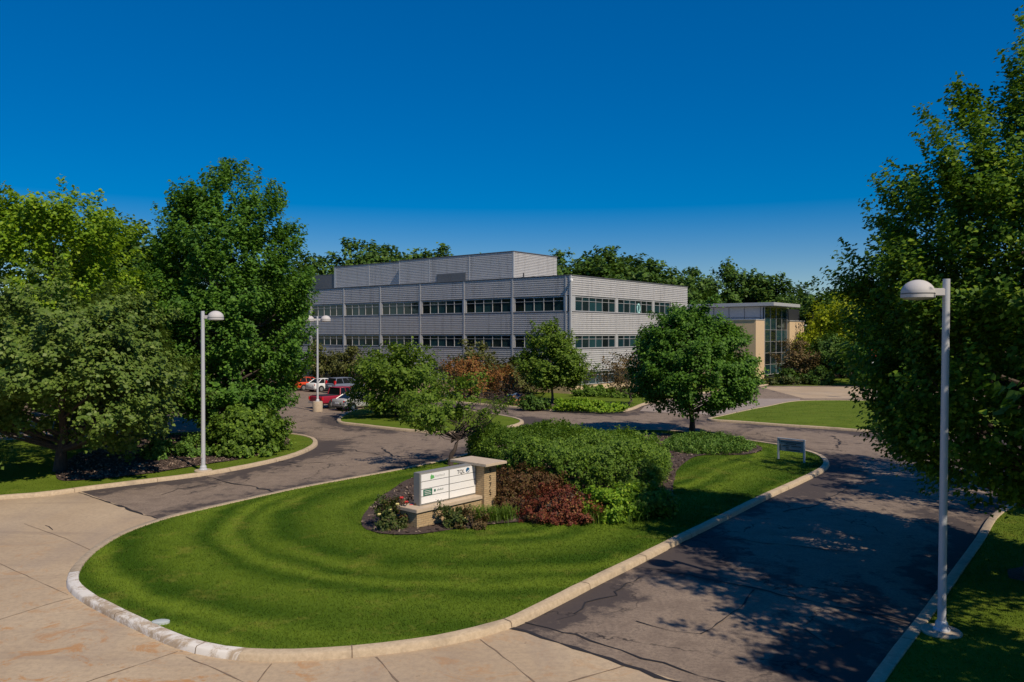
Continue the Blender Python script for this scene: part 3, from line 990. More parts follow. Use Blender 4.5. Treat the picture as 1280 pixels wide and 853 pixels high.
for i in range(16):
    e = np.array([rng.uniform(1.0, 2.9), rng.uniform(-0.9, 0.9), rng.uniform(2.0, 3.4)])
    p1 = np.array([0.35, 0, 1.5]) + rng.normal(0, 0.12, 3)
    q = p1 * 0.5 + e * 0.5 + rng.normal(0, 0.15, 3)
    mb.tube([(0.05, 0, 1.1), p1, q, e], [0.045, 0.03, 0.018, 0.005], 6, False)
    for j in range(3):
        t = rng.uniform(0.3, 0.9); a = q * (1 - t) + e * t
        mb.tube([a, a + rng.normal(0, 0.22, 3) + np.array([0.15, 0, 0.1])], [0.010, 0.003], 4, False)
tag(link('dead_limbs', mb.mesh('dead_limbs'), M['bark_dark'], ca), 'bare dead limbs without leaves')
tree('crabapple_tree', at(-8.9, 61.6, zS), 'broad leafy crabapple on the small grass island in the drive', 'tree', 'apple', 'bark_dark',
     seed=9, H=5.5, zb=0.8, Rr=3.5, prof='bush', K=460, n=38, ls=0.22, tw=0.9, spread=0.28, up=0.35, gap=0.3, r0=0.17, nl=36, top=0.5)
tree('crabapple_tree', at(10.3, 70.5, zV), 'thin brownish crabapple with sparse leaves by the lowest office windows', 'tree', 'brown', 'bark',
     seed=10, H=4.6, zb=1.3, Rr=2.6, prof='flat', K=200, n=16, ls=0.17, tw=0.8, spread=0.25, up=0.5, gap=0.4, r0=0.09, nl=60, top=0.45)
tree('crabapple_tree', at(-4.2, 80.5), 'dying crabapple with orange leaves beside the brush pile', 'tree', 'orange', 'bark_dark',
     seed=12, H=3.9, zb=0.5, Rr=3.4, prof='flat', K=230, n=15, ls=0.2, tw=0.8, spread=0.28, up=0.3, gap=0.35, r0=0.11, nl=60, top=0.4)
tree('crabapple_tree', at(-0.2, 79.0), 'small orange leaved shrub tree nearest the brush pile', 'tree', 'orange', 'bark_dark',
     seed=13, H=2.9, zb=0.5, Rr=2.2, prof='flat', K=110, n=14, ls=0.2, tw=0.6, spread=0.25, up=0.3, gap=0.3, r0=0.08, nl=40, top=0.4)
for k, (x, y, H, lb) in enumerate(((-4.2, 90, 5.4, 'olive brown small tree against the wall behind the orange crabapple'),
                                   (-26, 108, 5.2, 'grey olive small tree against the office wall behind the parked cars'),
                                   (-20.5, 104, 4.6, 'grey olive bushy tree by the office wall just right of the far lamp post'),
                                   (0.6, 84.0, 4.6, 'dull olive shrub tree behind the young upright tree'))):
    tree('small_tree', at(x, y), lb, 'tree', 'olive', 'bark', seed=20 + k, H=H, zb=0.6, Rr=2.9, prof='round', K=200, n=26, ls=0.26, tw=0.8, spread=0.3, up=0.5, gap=0.35, r0=0.1, nl=30)

# trees at the entrance on the right
tree('lime_tree', at(51, 122), 'bright yellow green tree right of the glass entrance', 'tree', 'lime', 'bark',
     seed=30, H=12.2, zb=2.2, Rr=6.6, prof='cone', K=520, n=36, ls=0.4, tw=1.5, spread=0.45, up=0.4, r0=0.25, nl=30)
tree('crabapple_tree', at(38.5, 108), 'grey brown thin tree in front of the glass entrance wall', 'tree', 'brown', 'bark',
     seed=31, H=5.4, zb=0.8, Rr=2.7, prof='round', K=170, n=22, ls=0.26, tw=0.8, spread=0.3, up=0.5, gap=0.35, r0=0.12, nl=40)
tree('crabapple_tree', at(43.8, 110), 'dark round low tree at the right corner of the entrance', 'tree', 'wood', 'bark_dark',
     seed=32, H=6.0, zb=1.4, Rr=3.8, prof='flat', K=260, n=30, ls=0.3, tw=0.9, spread=0.35, up=0.4, r0=0.16, nl=30)
tree('maple_tree', at(46.5, 100), 'dark green tree with slim trunks between the entrance and the large maple', 'tree', 'bigmaple', 'bark',
     seed=33, H=8.5, zb=1.7, Rr=4.2, prof='round', K=330, n=36, ls=0.32, tw=1.0, spread=0.35, up=0.6, r0=0.14, nl=30)

# ------------------------------------------------------------------ woods behind, every tree a thing of its own
variants = [tree_meshes(seed=40 + k, H=20, zb=2.0 if k % 2 else 3.0, Rr=7.0 if k < 3 else 6.0, prof=('oval', 'round', 'spire', 'oval', 'round')[k], K=330, n=34, ls=0.62, tw=1.9,
                        spread=0.6, up=0.75, gap=0.38, inner=0.3, r0=0.35, nl=24, lob=0.24) for k in range(5)]
ORD = 'first second third fourth fifth sixth seventh eighth ninth tenth eleventh twelfth thirteenth fourteenth fifteenth'.split()


def treeline(spec, what, group, seed, leafs=('wood',)):
    """spec: (pixel x, pixel y of the top, distance)"""
    rng = np.random.default_rng(seed)
    for k, (px, py, Y) in enumerate(sorted(spec)):
        x = (px - 640) / FPX * Y
        H = CAM_H + (418 - py) / FPX * Y
        lf = leafs[int(rng.integers(len(leafs)))]
        t = tree('woodland_tree', (x, Y, 0), ORD[k] + ' from the left of ' + what, 'tree', lf, 'bark_dark', group,
                 rng.uniform(0, 6.28), variants[int(rng.integers(5))], H / 20.0)
        s = H / 20.0
        wd = rng.uniform(0.95, 1.25)
        t.scale = (s * wd, s * wd, s)


treeline([(-330, 260, 62), (-190, 285, 66), (-90, 300, 70), (10, 292, 74), (95, 288, 78), (168, 284, 78), (232, 300, 84), (300, 330, 92)],
         'the dark trees behind the left maples', 'dark trees behind the left maples', 50)
treeline([(-60, 440, 60), (30, 455, 62), (120, 452, 64), (200, 458, 66)], 'the low dark trees under the left crowns', 'low dark trees behind the left verge', 51)
treeline([(362, 322, 150), (388, 318, 155), (345, 330, 140)], 'the trees peeping over the left end of the office block', 'trees behind the left end of the office', 52)
treeline([(440, 309, 165), (470, 311, 168), (498, 313, 170), (522, 322, 172), (550, 311, 170), (585, 326, 172), (620, 326, 174)],
         'the trees showing above the long roof', 'trees above the long roof', 53)
treeline([(700, 318, 150), (728, 313, 152), (752, 322, 154), (772, 321, 150), (795, 324, 155), (818, 335, 150), (842, 340, 148), (800, 330, 170), (745, 318, 172)],
         'the wood behind the right wing', 'wood behind the right wing', 54, ('wood', 'wood', 'olive'))
treeline([(868, 342, 165), (895, 336, 170), (918, 335, 172), (945, 345, 170), (968, 345, 165), (986, 352, 160), (845, 348, 150), (862, 350, 142)],
         'the tall trees behind the flat entrance roof', 'trees behind the entrance', 55, ('wood', 'wood', 'maple'))
treeline([(1008, 366, 150), (1040, 345, 165), (1072, 357, 150), (1018, 372, 135), (1062, 370, 140), (1100, 350, 130), (1140, 345, 120), (1190, 340, 125), (1240, 335, 130), (1300, 330, 120), (1370, 320, 118), (1450, 330, 112)],
         'the trees right of the entrance', 'trees right of the entrance', 56)


# ------------------------------------------------------------------ shrubs and beds
def shrub_meshes(seed, Rx, Ry, H, K, n, ls, up=0.5, spread=0.1, tw=0.3, flat=0.5, prof='dome', stems=6, zb=0.0, inner=0.55, aspect=0.42, lob=0.12):
    rng = np.random.default_rng(seed)
    c, d = crown(rng, H, zb, 1.0, PROF[prof], K, up, 0.08, inner, lob)
    c[:, 0] *= Rx; c[:, 1] *= Ry
    v, f = leaves(c, d, rng, n, tw, spread, ls, flat, aspect)
    v[:, 2] = np.maximum(v[:, 2], 0.0)
    mb = MB()
    for i in rng.choice(len(c), stems * 3):
        e = c[i]
        mb.tube([(e[0] * 0.08, e[1] * 0.08, -0.05), (e[0] * 0.4, e[1] * 0.4, e[2] * 0.5), tuple(e)], [0.03, 0.02, 0.005], 5, False)
    return np_mesh('foliage', v, f), mb.mesh('stem', 0.8)


def shrub(name, loc, label, cat, lf, group=None, rz=0.0, meshes=None, scale=1, **kw):
    fm, sm = meshes or shrub_meshes(**kw)
    t = empty(name, loc, rz); t.scale = (scale,) * 3
    tag(t, label, cat, group)
    link('stem', sm, M['bark_dark'], t)
    link('foliage', fm, LF[lf], t)
    return t


# the long clipped hedge: foliage filling an uneven block
def hedge_mesh(seed, poly, H, K, n, ls):
    rng = np.random.default_rng(seed)
    a = np.array(poly); lo, hi = a.min(0), a.max(0)
    p = rng.uniform(lo, hi, (K * 4, 2)); p = p[inside(p, poly)]
    d = dist_line(p, poly)
    top = H * (0.80 + 0.20 * np.clip(d / 0.7, 0, 1)) + 0.16 * np.sin(p[:, 0] * 1.7 + p[:, 1] * 0.6) + 0.12 * np.sin(p[:, 1] * 2.1 - p[:, 0]) + rng.normal(0, 0.07, len(p))
    u = rng.random(len(p))
    wall = d < 0.55
    z = np.where(wall, top * u ** 0.8, top * (1 - 0.28 * u ** 2))
    c = np.column_stack([p, z])
    pr = np.where(wall, 0.95, 0.62)
    c = c[rng.random(len(c)) < pr][:K]
    cen = a.mean(0)
    out = np.column_stack([c[:, :2] - cen, np.full(len(c), 0)]); out /= np.linalg.norm(out, axis=1)[:, None]
    dd = out * 0.5 + np.array([0, 0, 0.75]) + rng.normal(0, 0.3, c.shape)
    dd /= np.linalg.norm(dd, axis=1)[:, None]
    v, f = leaves(c, dd, rng, n, 0.38, 0.11, ls, 0.5)
    v[:, 2] = np.maximum(v[:, 2], 0.02)
    return np_mesh('foliage', v, f), c


hp = smooth_line([G(590, 572), G(618, 600), G(655, 612), G(700, 622), G(760, 627), G(812, 625), G(832, 612), G(830, 598), G(800, 584), G(757, 576), G(690, 571), G(630, 571)])
cx, cy = np.array(hp).mean(0)
hz = 0.26
hpl = [(x - cx, y - cy) for x, y in hp]
fm, hc = hedge_mesh(60, ccw(hpl), 1.35, 3200, 34, 0.09)
t = tag(empty('hedge', (cx, cy, hz)), 'wide dense green hedge behind the red shrubs and the brick sign', 'hedge')
link('foliage', fm, LF['hedge'], t)
mb = MB()
for i in np.random.default_rng(61).choice(len(hc), 60):
    e = hc[i]
    mb.tube([(e[0] * 0.95, e[1] * 0.95, -0.1), (e[0] * 0.97, e[1] * 0.97, e[2] * 0.5), tuple(e)], [0.03, 0.02, 0.006], 5, False)
link('stem', mb.mesh('stem'), M['bark_dark'], t)

P = lambda px, py: at(*G(px, py, 0.22), zI)
shrub('barberry_shrub', P(700, 648), 'large rounded red barberry shrub in front of the hedge', 'shrub', 'barberry', seed=70, Rx=1.35, Ry=0.95, H=1.12, K=430, n=26, ls=0.07, spread=0.07, tw=0.25)
shrub('barberry_shrub', P(642, 637), 'brownish red barberry right beside the brick pillar', 'shrub', 'barberry2', seed=71, Rx=0.95, Ry=0.8, H=0.85, K=300, n=24, ls=0.07, spread=0.07, tw=0.22)
shrub('barberry_shrub', P(655, 618), 'wide dull brown red barberry behind, right of the address numbers', 'shrub', 'barberry2', seed=72, Rx=1.5, Ry=0.95, H=0.98, K=420, n=24, ls=0.075, spread=0.08, tw=0.25)
shrub('dusty_shrub', P(676, 652), 'small dusty pink tuft at the foot of the large red barberry', 'shrub', 'dusty', seed=73, Rx=0.42, Ry=0.4, H=0.62, K=80, n=22, ls=0.06, spread=0.05, tw=0.2)
shrub('lime_shrub', P(766, 645), 'bright lime green shrub in front of the right end of the hedge', 'shrub', 'limeshrub', seed=74, Rx=1.15, Ry=0.9, H=1.0, K=330, n=26, ls=0.10, spread=0.1, tw=0.3)
shrub('green_shrub', P(805, 642), 'mid green shrub at the right end of the planting bed', 'shrub', 'hedge', seed=75, Rx=1.05, Ry=0.9, H=0.95, K=330, n=26, ls=0.10, spread=0.1, tw=0.3)
shrub('rose_bush', P(484, 661), 'dark rose bush with pale yellow blooms at the left end of the brick sign', 'shrub', 'rose', seed=76, Rx=0.52, Ry=0.42, H=0.92, K=110, n=22, ls=0.075, spread=0.08, tw=0.3)
shrub('rose_bush', P(500, 655), 'reddish rose bush tucked behind the left end of the sign base', 'shrub', 'barberry2', seed=77, Rx=0.5, Ry=0.45, H=1.0, K=80, n=20, ls=0.07, spread=0.08, tw=0.3)
shrub('rose_bush', P(570, 658), 'low green rose bush with one pale bloom before the sign base', 'shrub', 'rose', seed=78, Rx=0.62, Ry=0.4, H=0.6, K=110, n=22, ls=0.075, spread=0.07, tw=0.2)
shrub('rose_bush', P(590, 660), 'low bronze leaved bush between the rose and the daylilies', 'shrub', 'dusty', seed=79, Rx=0.5, Ry=0.38, H=0.55, K=80, n=20, ls=0.07, spread=0.07, tw=0.2)


def clump(seed, n, L, w, spread):
    """arching strap leaves"""
    rng = np.random.default_rng(seed)
    b = rng.normal(0, spread, (n, 2)); a = rng.uniform(0, 6.28, n)
    l = L * rng.uniform(0.6, 1.15, n); reach = rng.uniform(0.3, 0.95, n) * l
    dx, dy = np.cos(a), np.sin(a)
    vs = []
    for t, ww in ((0, 0.7), (0.4, 1.0), (0.75, 0.8), (1.0, 0.15)):
        x = b[:, 0] + dx * reach * t ** 1.3; y = b[:, 1] + dy * reach * t ** 1.3
        z = l * (1.5 * t - 0.75 * t * t)
        for sgn in (-1, 1): vs.append(np.column_stack([x - dy * w * ww * sgn, y + dx * w * ww * sgn, z]))
    v = np.stack(vs, 1)
    f = np.concatenate([np.arange(n)[:, None] * 8 + np.array([[2 * k, 2 * k + 1, 2 * k + 3, 2 * k + 2]]) for k in range(3)])
    return np_mesh('blades', v.reshape(-1, 3), f)


for k, (px, py, n, L, lb) in enumerate(((610, 652, 260, 0.6, 'clump of bright daylily blades against the brick pillar foot'), (630, 650, 220, 0.55, 'clump of daylily blades right of the brick pillar'),
                                        (597, 649, 150, 0.5, 'small clump of daylily blades before the sign ledge'),
                                        (742, 650, 420, 0.72, 'wide clump of daylily blades in front of the lime green shrub'), (775, 650, 360, 0.62, 'low clump of daylily blades at the lawn edge right of the wide clump'))):
    tag(link('daylily', clump(80 + k, n, L, 0.010, 0.22 + 0.1 * (k > 2)), LF['daylily']), lb, 'plant').location = P(px, py)


def flowers(px, py, spots, mat, nm, lb, R0):
    x, y, z = P(px, py)
    mb = MB()
    for i in range(5):
        a = i * 1.257
        mb.tube([(math.cos(a) * R0 * 0.3, math.sin(a) * R0 * 0.3, 0), (math.cos(a) * R0, math.sin(a) * R0, R0 * 0.6)], [R0 * 0.6, R0 * 0.35], 6)
    me = mb.mesh(nm, 0.9); me.materials.append(M[mat])
    for dx, dy, dz in spots:
        o = link(nm, me); o.location = (x + dx, y + dy, z + dz)
        yield o


rose = [o for o in bpy.data.objects if o.name.startswith('rose_bush')]
for o, host in ((o, rose[0]) for o in list(flowers(484, 661, [(-.2, -.32, .5), (.15, -.38, .66), (.36, -.2, .8)], 'yflower', 'bloom', '', 0.055))):
    o.parent = host; o.location = Vector(o.location) - Vector(host.location)
for o in list(flowers(570, 658, [(.35, -.3, .3)], 'yflower', 'bloom', '', 0.055)):
    o.parent = rose[2]; o.location = Vector(o.location) - Vector(rose[2].location)
for o in list(flowers(500, 655, [(.25, -.3, .75), (.38, -.1, .6), (.1, -.35, .9), (.3, -.3, .5)], 'rflower', 'bloom', '', 0.06)):
    o.parent = rose[1]; o.location = Vector(o.location) - Vector(rose[1].location)


def cover(name, poly, zf, K, n, ls, H, lf, seed, up=0.7):
    rng = np.random.default_rng(seed)
    a = np.array(poly); lo, hi = a.min(0), a.max(0)
    p = rng.uniform(lo, hi, (K * 4, 2)); p = p[inside(p, poly)][:K]
    d = dist_line(p, poly)
    hh = H * np.clip(d / 0.5, 0.15, 1) * (0.7 + 0.3 * np.sin(p[:, 0] * 3.1) * np.sin(p[:, 1] * 2.7))
    c = np.column_stack([p, zf(p) + 0.05 + hh * rng.random(len(p))])
    dd = rng.normal(0, 0.6, c.shape) + np.array([0, 0, up]); dd /= np.linalg.norm(dd, axis=1)[:, None]
    v, f = leaves(c, dd, rng, n, 0.3, 0.09, ls, 0.4, 0.3)
    return tag(link(name, np_mesh(name, v, f), LF[lf]), kind='stuff')


GC = ccw(smooth_line(GP([(838, 570), (870, 574.5), (915, 574), (942, 567), (930, 557), (895, 551), (862, 551), (838, 556), (830, 563)])))
cover('ground_cover', GC, zI, 1300, 22, 0.10, 0.32, 'juniper', 90)

# shrubs on the left verge
PL = lambda px, py: at(*G(px, py, 0.18), zL)
shrub('large_shrub', PL(305, 566), 'big rounded green shrub right of the left lamp post', 'shrub', 'hedge', seed=91, Rx=1.95, Ry=1.6, H=2.35, K=620, n=30, ls=0.17, spread=0.14, tw=0.55, up=0.4)
shrub('low_shrub', PL(246, 569), 'low green shrub just left of the left lamp post', 'shrub', 'juniper', seed=92, Rx=0.95, Ry=0.8, H=0.85, K=150, n=26, ls=0.13, spread=0.12, tw=0.35)
shrub('low_shrub', PL(200, 573), 'low green shrub between the oak trunk and the left lamp post', 'shrub', 'juniper', seed=93, Rx=0.85, Ry=0.75, H=0.75, K=130, n=26, ls=0.13, spread=0.12, tw=0.35)
# low planting before the office corner
PV = lambda px, py: at(*G(px, py, 0.15), zV)
for k, (px, py, rx, H, lf, lb) in enumerate(((666, 511, 1.3, 0.8, 'wood', 'dark low shrub under the young upright tree'), (712, 512, 1.5, 0.65, 'limeshrub', 'bright low shrub left of centre along the office kerb'),
                                             (735, 513, 1.3, 0.75, 'limeshrub', 'bright low shrub with yellow tips in the middle of the office kerb bed'), (760, 513.5, 1.4, 0.6, 'limeshrub', 'bright low shrub at the right end of the office kerb bed'),
                                             (733, 496, 1.3, 0.95, 'hedge', 'clipped round bush against the beige wall base'), (750, 495.5, 1.1, 0.9, 'hedge', 'second clipped bush right of the round bush at the wall base'),
                                             (776, 497, 2.0, 0.8, 'hedge', 'long low clipped bush at the wall base behind the thin brown tree'))):
    shrub('low_shrub', PV(px, py), lb, 'shrub', lf, seed=100 + k, Rx=rx, Ry=rx * 0.7, H=H, K=170, n=24, ls=0.17, spread=0.14, tw=0.35)
for k, (x, y, rx, H, lf, lb) in enumerate(((48.5, 117, 2.9, 2.0, 'purple', 'dark purple mound shrub on the lawn right of the entrance'), (35.5, 102, 3.2, 0.8, 'rose', 'low brownish green hedge along the pavement before the entrance'),
                                           (39.5, 101.5, 1.3, 2.2, 'wood', 'dark upright bush at the end of the low brownish hedge'), (37, 105, 2.5, 1.6, 'wood', 'dark green bush against the entrance wall'),
                                           (60, 128, 2.6, 1.6, 'hedge', 'green bush beside the far drive'))):
    shrub('entrance_shrub', (x, y, 0.02), lb, 'shrub', lf, seed=110 + k, Rx=rx, Ry=rx * 0.5, H=H, K=170, n=24, ls=0.24, spread=0.18, tw=0.4)


# ------------------------------------------------------------------ office block
class Build:
    """local frame: x along the right facade, y along the left facade"""
    def __init__(self, name, corner, label):
        self.e = tag(empty(name, (corner[0], corner[1], 0), math.atan2(0.78, 0.626)), label, 'building')

    def face(self, side):
        """maps (along, out, z) to local x, y, z"""
        if side == 'left': return lambda u, o, z: (-o, u, z)
        return lambda u, o, z: (u, -o, z)

    def box(self, mb, side, u0, u1, o0, o1, z0, z1, base=0.0):
        f = self.face(side)
        a, b = f(u0, o0 + base, z0), f(u1, o1 + base, z1)
        mb.box(min(a[0], b[0]), max(a[0], b[0]), min(a[1], b[1]), max(a[1], b[1]), z0, z1)

    def ribs(self, name, side, u0, u1, z0, z1, base=0.0, pitch=0.225, depth=0.075, mat='siding'):
        f = self.face(side)
        prof = []
        n = max(1, round((z1 - z0) / pitch)); p = (z1 - z0) / n
        for i in range(n):
            z = z0 + i * p
            prof += [(0.0, z), (0.0, z + p * 0.16), (depth, z + p * 0.19), (depth, z + p * 0.68), (0.0, z + p * 0.98)]
        prof.append((0.0, z1))
        v = [f(u, o + base, z) for u in (u0, u1) for o, z in prof]
        k = len(prof)
        mb = MB(); mb.add(v, [(i, i + 1, k + i + 1, k + i) for i in range(k - 1)])
        return mb.build(name, M[mat], self.e)

    def window(self, side, u0, u1, z0, z1, nm, base=0.0, transom=0.3, tcount=1, name='window'):
        mb = MB()
        self.box(mb, side, u0, u1, -0.10, 0.02, z0, z0 + 0.08, base)
        self.box(mb, side, u0, u1, -0.10, 0.02, z1 - 0.08, z1, base)
        for i in range(nm + 1):
            u = u0 + 0.04 + (u1 - u0 - 0.08) * i / nm
            self.box(mb, side, u - 0.024, u + 0.024, -0.10, 0.012, z0 + 0.08, z1 - 0.08, base)
        tz = [z1 - (z1 - z0) * transom * (j + 1) for j in range(tcount)]
        for z in tz: self.box(mb, side, u0 + 0.08, u1 - 0.08, -0.10, 0.006, z - 0.02, z + 0.02, base)
        w = mb.build(name, M['metal'], self.e)
        g = MB(); f = self.face(side)
        zs = sorted([z0 + 0.06] + tz + [z1 - 0.06])
        for i in range(nm):
            a, b = u0 + 0.04 + (u1 - u0 - 0.08) * i / nm, u0 + 0.04 + (u1 - u0 - 0.08) * (i + 1) / nm
            for za, zb in zip(zs[:-1], zs[1:]):
                g.add([f(a, base - 0.06, za), f(b, base - 0.06, za), f(b, base - 0.06, zb), f(a, base - 0.06, zb)], [(0, 1, 2, 3)])
        pane = g.build('pane', M['glass'], w)
        return w


o1 = Build('office_building', (6.16, 84.0), 'long three storey grey office block of ribbed metal with window bands')
LL, RL, TOP = 52.0, 27.1, 12.70
mb = MB(); mb.box(0.16, RL - 0.1, 0.16, LL - 0.1, -0.1, TOP - 0.5)
mb.build('core_wall', M['dark'], o1.e)
mb = MB(); mb.box(0.1, RL - 0.1, 0.1, LL - 0.1, TOP - 0.48, TOP - 0.40); mb.build('roof', M['roofmat'], o1.e)
bandsL = [(10.60, TOP), (6.46, 8.86), (2.55, 4.90)]
rows = [(8.94, 10.54), (4.98, 6.40), (1.04, 2.48)]
pil = [0.55, 7.78, 15.05, 22.3, 29.55, 36.8, 44.05, 51.3]
for (z0, z1) in bandsL:
    for a, b in zip(pil[:-1], pil[1:]): o1.ribs('cladding_panel', 'left', a + 0.10, b - 0.10, z0, z1)
    o1.ribs('corner_panel', 'left', 0.02, pil[0] - 0.1, z0, z1)
pr = [0.1, 9.25, 17.9, RL]
for (z0, z1) in bandsL:
    for a, b in zip(pr[:-1], pr[1:]): o1.ribs('cladding_panel', 'right', a + (0.0 if a < 1 else 0.05), b - 0.05, z0, z1)
o1.ribs('cladding_panel', 'right', 22.4, RL - 0.05, 8.9, 10.55)
o1.ribs('cladding_panel', 'right', 22.4, RL - 0.05, 4.94, 6.42)
o1.ribs('cladding_panel', 'right', 13.5, RL - 0.05, 0.9, 2.5)
for k, (z0, z1) in enumerate(rows):
    for a, b in zip(pil[:-1], pil[1:]): o1.window('left', a + 0.27, b - 0.27, z0, z1, 5)
    o1.window('right', 0.85, 9.0, z0, z1, 6)
    if k < 2: o1.window('right', 9.55, 17.65, z0, z1, 6)
    if k < 2: o1.window('right', 18.15, 22.3, z0, z1, 3)
# sills, heads, pilasters, corner, coping
for z in (8.86, 4.90):
    mb = MB(); o1.box(mb, 'left', 0.0, LL, -0.1, 0.10, z + 0.003, z + 0.075); mb.build('sill_band', M['metal_dark'], o1.e)
    mb = MB(); o1.box(mb, 'right', 0.0, 22.4, -0.1, 0.10, z + 0.003, z + 0.075); mb.build('sill_band', M['metal_dark'], o1.e)
for p in pil:
    for (z0, z1) in rows:
        mb = MB(); o1.box(mb, 'left', p - 0.265, p + 0.265, -0.1, 0.05, z0 + 0.003, z1); mb.build('pier', M['metal'], o1.e)
    mb = MB(); o1.box(mb, 'left', p - 0.09, p + 0.09, -0.05, 0.11, 2.55, TOP - 0.003); mb.build('seam_trim', M['metal'], o1.e)
for a, b in ((0.1, 0.84), (9.01, 9.54), (17.66, 18.14)):
    for (z0, z1) in rows[:2]:
        mb = MB(); o1.box(mb, 'right', a, b, -0.1, 0.04, z0 + 0.003, z1 + 0.05); mb.build('pier', M['metal'], o1.e)
for u in (9.25, 17.9):
    mb = MB(); o1.box(mb, 'right', u - 0.03, u + 0.03, -0.05, 0.075, 2.55, TOP - 0.003); mb.build('seam_trim', M['siding'], o1.e)
mb = MB(); mb.box(-0.12, 0.09, -0.12, 0.09, 2.5, TOP - 0.002); mb.build('corner_trim', M['metal'], o1.e)
mb = MB(); o1.box(mb, 'left', -0.1, LL, -0.25, 0.13, TOP, TOP + 0.09); o1.box(mb, 'right', 0.26, RL, -0.25, 0.13, TOP, TOP + 0.09); mb.build('coping', M['metal_dark'], o1.e)
mb = MB(); o1.box(mb, 'right', 0.0, RL, -0.3, 0.06, -0.1, 0.96); o1.box(mb, 'left', 0.02, LL, -0.3, 0.06, -0.1, 0.96); mb.build('plinth', M['beige'], o1.e)
mb = MB(); mb.box(RL - 0.05, RL, 0.05, LL, -0.1, TOP - 0.01); mb.box(0.05, RL - 0.06, LL - 0.05, LL, -0.1, TOP - 0.01); mb.build('rear_wall', M['siding'], o1.e)
# security camera on the corner, ring decal in a window
mb = MB(); mb.tube([(-0.1, -0.1, 12.2), (-0.35, -0.35, 12.2)], [0.04, 0.04], 8); mb.lathe([(0.02, 0.2), (0.16, 0.12), (0.18, 0.0), (0.12, -0.16), (0.01, -0.2)], 14, (-0.38, -0.38, 12.15))
mb.build('security_camera', M['white'], o1.e, 0.8)
mb = MB()
ring = [(14.35 + 0.30 * math.cos(a), -0.035, 9.55 + 0.52 * math.sin(a)) for a in [2 * math.pi * k / 28 for k in range(29)]]
mb.tube([(x, y + 0.07, z) for x, y, z in ring], [0.105] * 29, 6, False)
mb.build('ring_decal', M['teal'], o1.e)

# penthouse on the roof
zp, zb0 = 16.76, TOP - 0.41
mb = MB(); mb.box(8.12, 17.2, 14.12, 34.4, zb0, zp - 0.3); mb.box(9.1, 17.2, 34.4, 50.0, zb0, zp - 0.3); mb.box(9.1, 17.2, 50.0, 56, zb0, 15.6); mb.build('penthouse_core', M['metal_dark'], o1.e)
pp = [14.1, 21.4, 28.6, 34.5]
for a, b in zip(pp[:-1], pp[1:]):
    o1.ribs('penthouse_panel', 'left', a + 0.07, b - 0.07, zb0, zp, -8.0)
for a, b in ((34.6, 42.0), (42.1, 49.6)):
    o1.ribs('penthouse_panel', 'left', a, b, zb0, zp, -9.0)
o1.ribs('penthouse_panel', 'left', 50.1, 56, zb0, 15.7, -9.6)
for u in pp + [18.0]:
    mb = MB(); o1.box(mb, 'left', u - 0.07, u + 0.07, -0.05, 0.09, zb0, zp - 0.003, -8.0)
    if u != 18.0: mb.build('seam_trim', M['metal'], o1.e)
mb = MB(); o1.box(mb, 'left', 41.96, 42.14, -0.05, 0.09, zb0, zp - 0.003, -9.0); mb.build('seam_trim', M['metal'], o1.e)
mb = MB(); o1.box(mb, 'left', 49.6, 50.05, -1.5, 0.09, zb0, zp - 0.003, -9.0); mb.build('end_trim', M['metal'], o1.e)
mb = MB(); mb.box(8.0, 9.1, 34.42, 34.5, zb0, zp); mb.build('return_wall', M['siding'], o1.e)
# its right side: same ribs facing the sun
f = MB()
n = 22; pz = (zp - zb0) / n
prof = []
for i in range(n):
    z = zb0 + i * pz
    prof += [(0, z), (0, z + pz * .16), (0.07, z + pz * .19), (0.07, z + pz * .68), (0, z + pz * .98)]
prof.append((0, zp))
v = [(x, 14.1 - o, z) for x in (8.08, 17.2) for o, z in prof]
k = len(prof)
f.add(v, [(i, i + 1, k + i + 1, k + i) for i in range(k - 1)])
f.build('penthouse_panel', M['siding'], o1.e)
mb = MB(); mb.box(7.92, 8.07, 13.98, 14.16, zb0, zp - 0.002); mb.build('corner_trim', M['metal'], o1.e)
mb = MB(); mb.box(7.88, 17.3, 13.95, 34.6, zp, zp + 0.1); mb.box(8.88, 17.3, 34.6, 50.1, zp, zp + 0.1); mb.box(9.5, 17.3, 50.1, 56, 15.7, 15.8); mb.build('penthouse_roof', M['metal_dark'], o1.e)
for u0, u1 in ((22.0, 24.55), (24.62, 27.2)):
    mb = MB()
    for i in range(12): o1.box(mb, 'left', u0, u1, 0.07, 0.14, 13.0 + i * 0.13, 13.09 + i * 0.13, -8.0)
    o1.box(mb, 'left', u0 - 0.04, u1 + 0.03, 0.0, 0.085, 12.9, 14.6, -8.0)
    mb.build('louvre', M['louvre'], o1.e)
mb = MB(); mb.tube([(11, 52, 15.7), (11, 52, 16.3)], [0.25, 0.25], 10); mb.lathe([(0.42, 0), (0.42, 0.2), (0.1, 0.38)], 12, (11, 52, 16.3)); mb.build('roof_vent', M['metal'], o1.e, 0.7)
mb = MB(); mb.tube([(3.5, 9, 12.3), (3.5, 9, 13.6)], [0.07, 0.07], 8); mb.build('roof_pipe', M['dark'], o1.e)

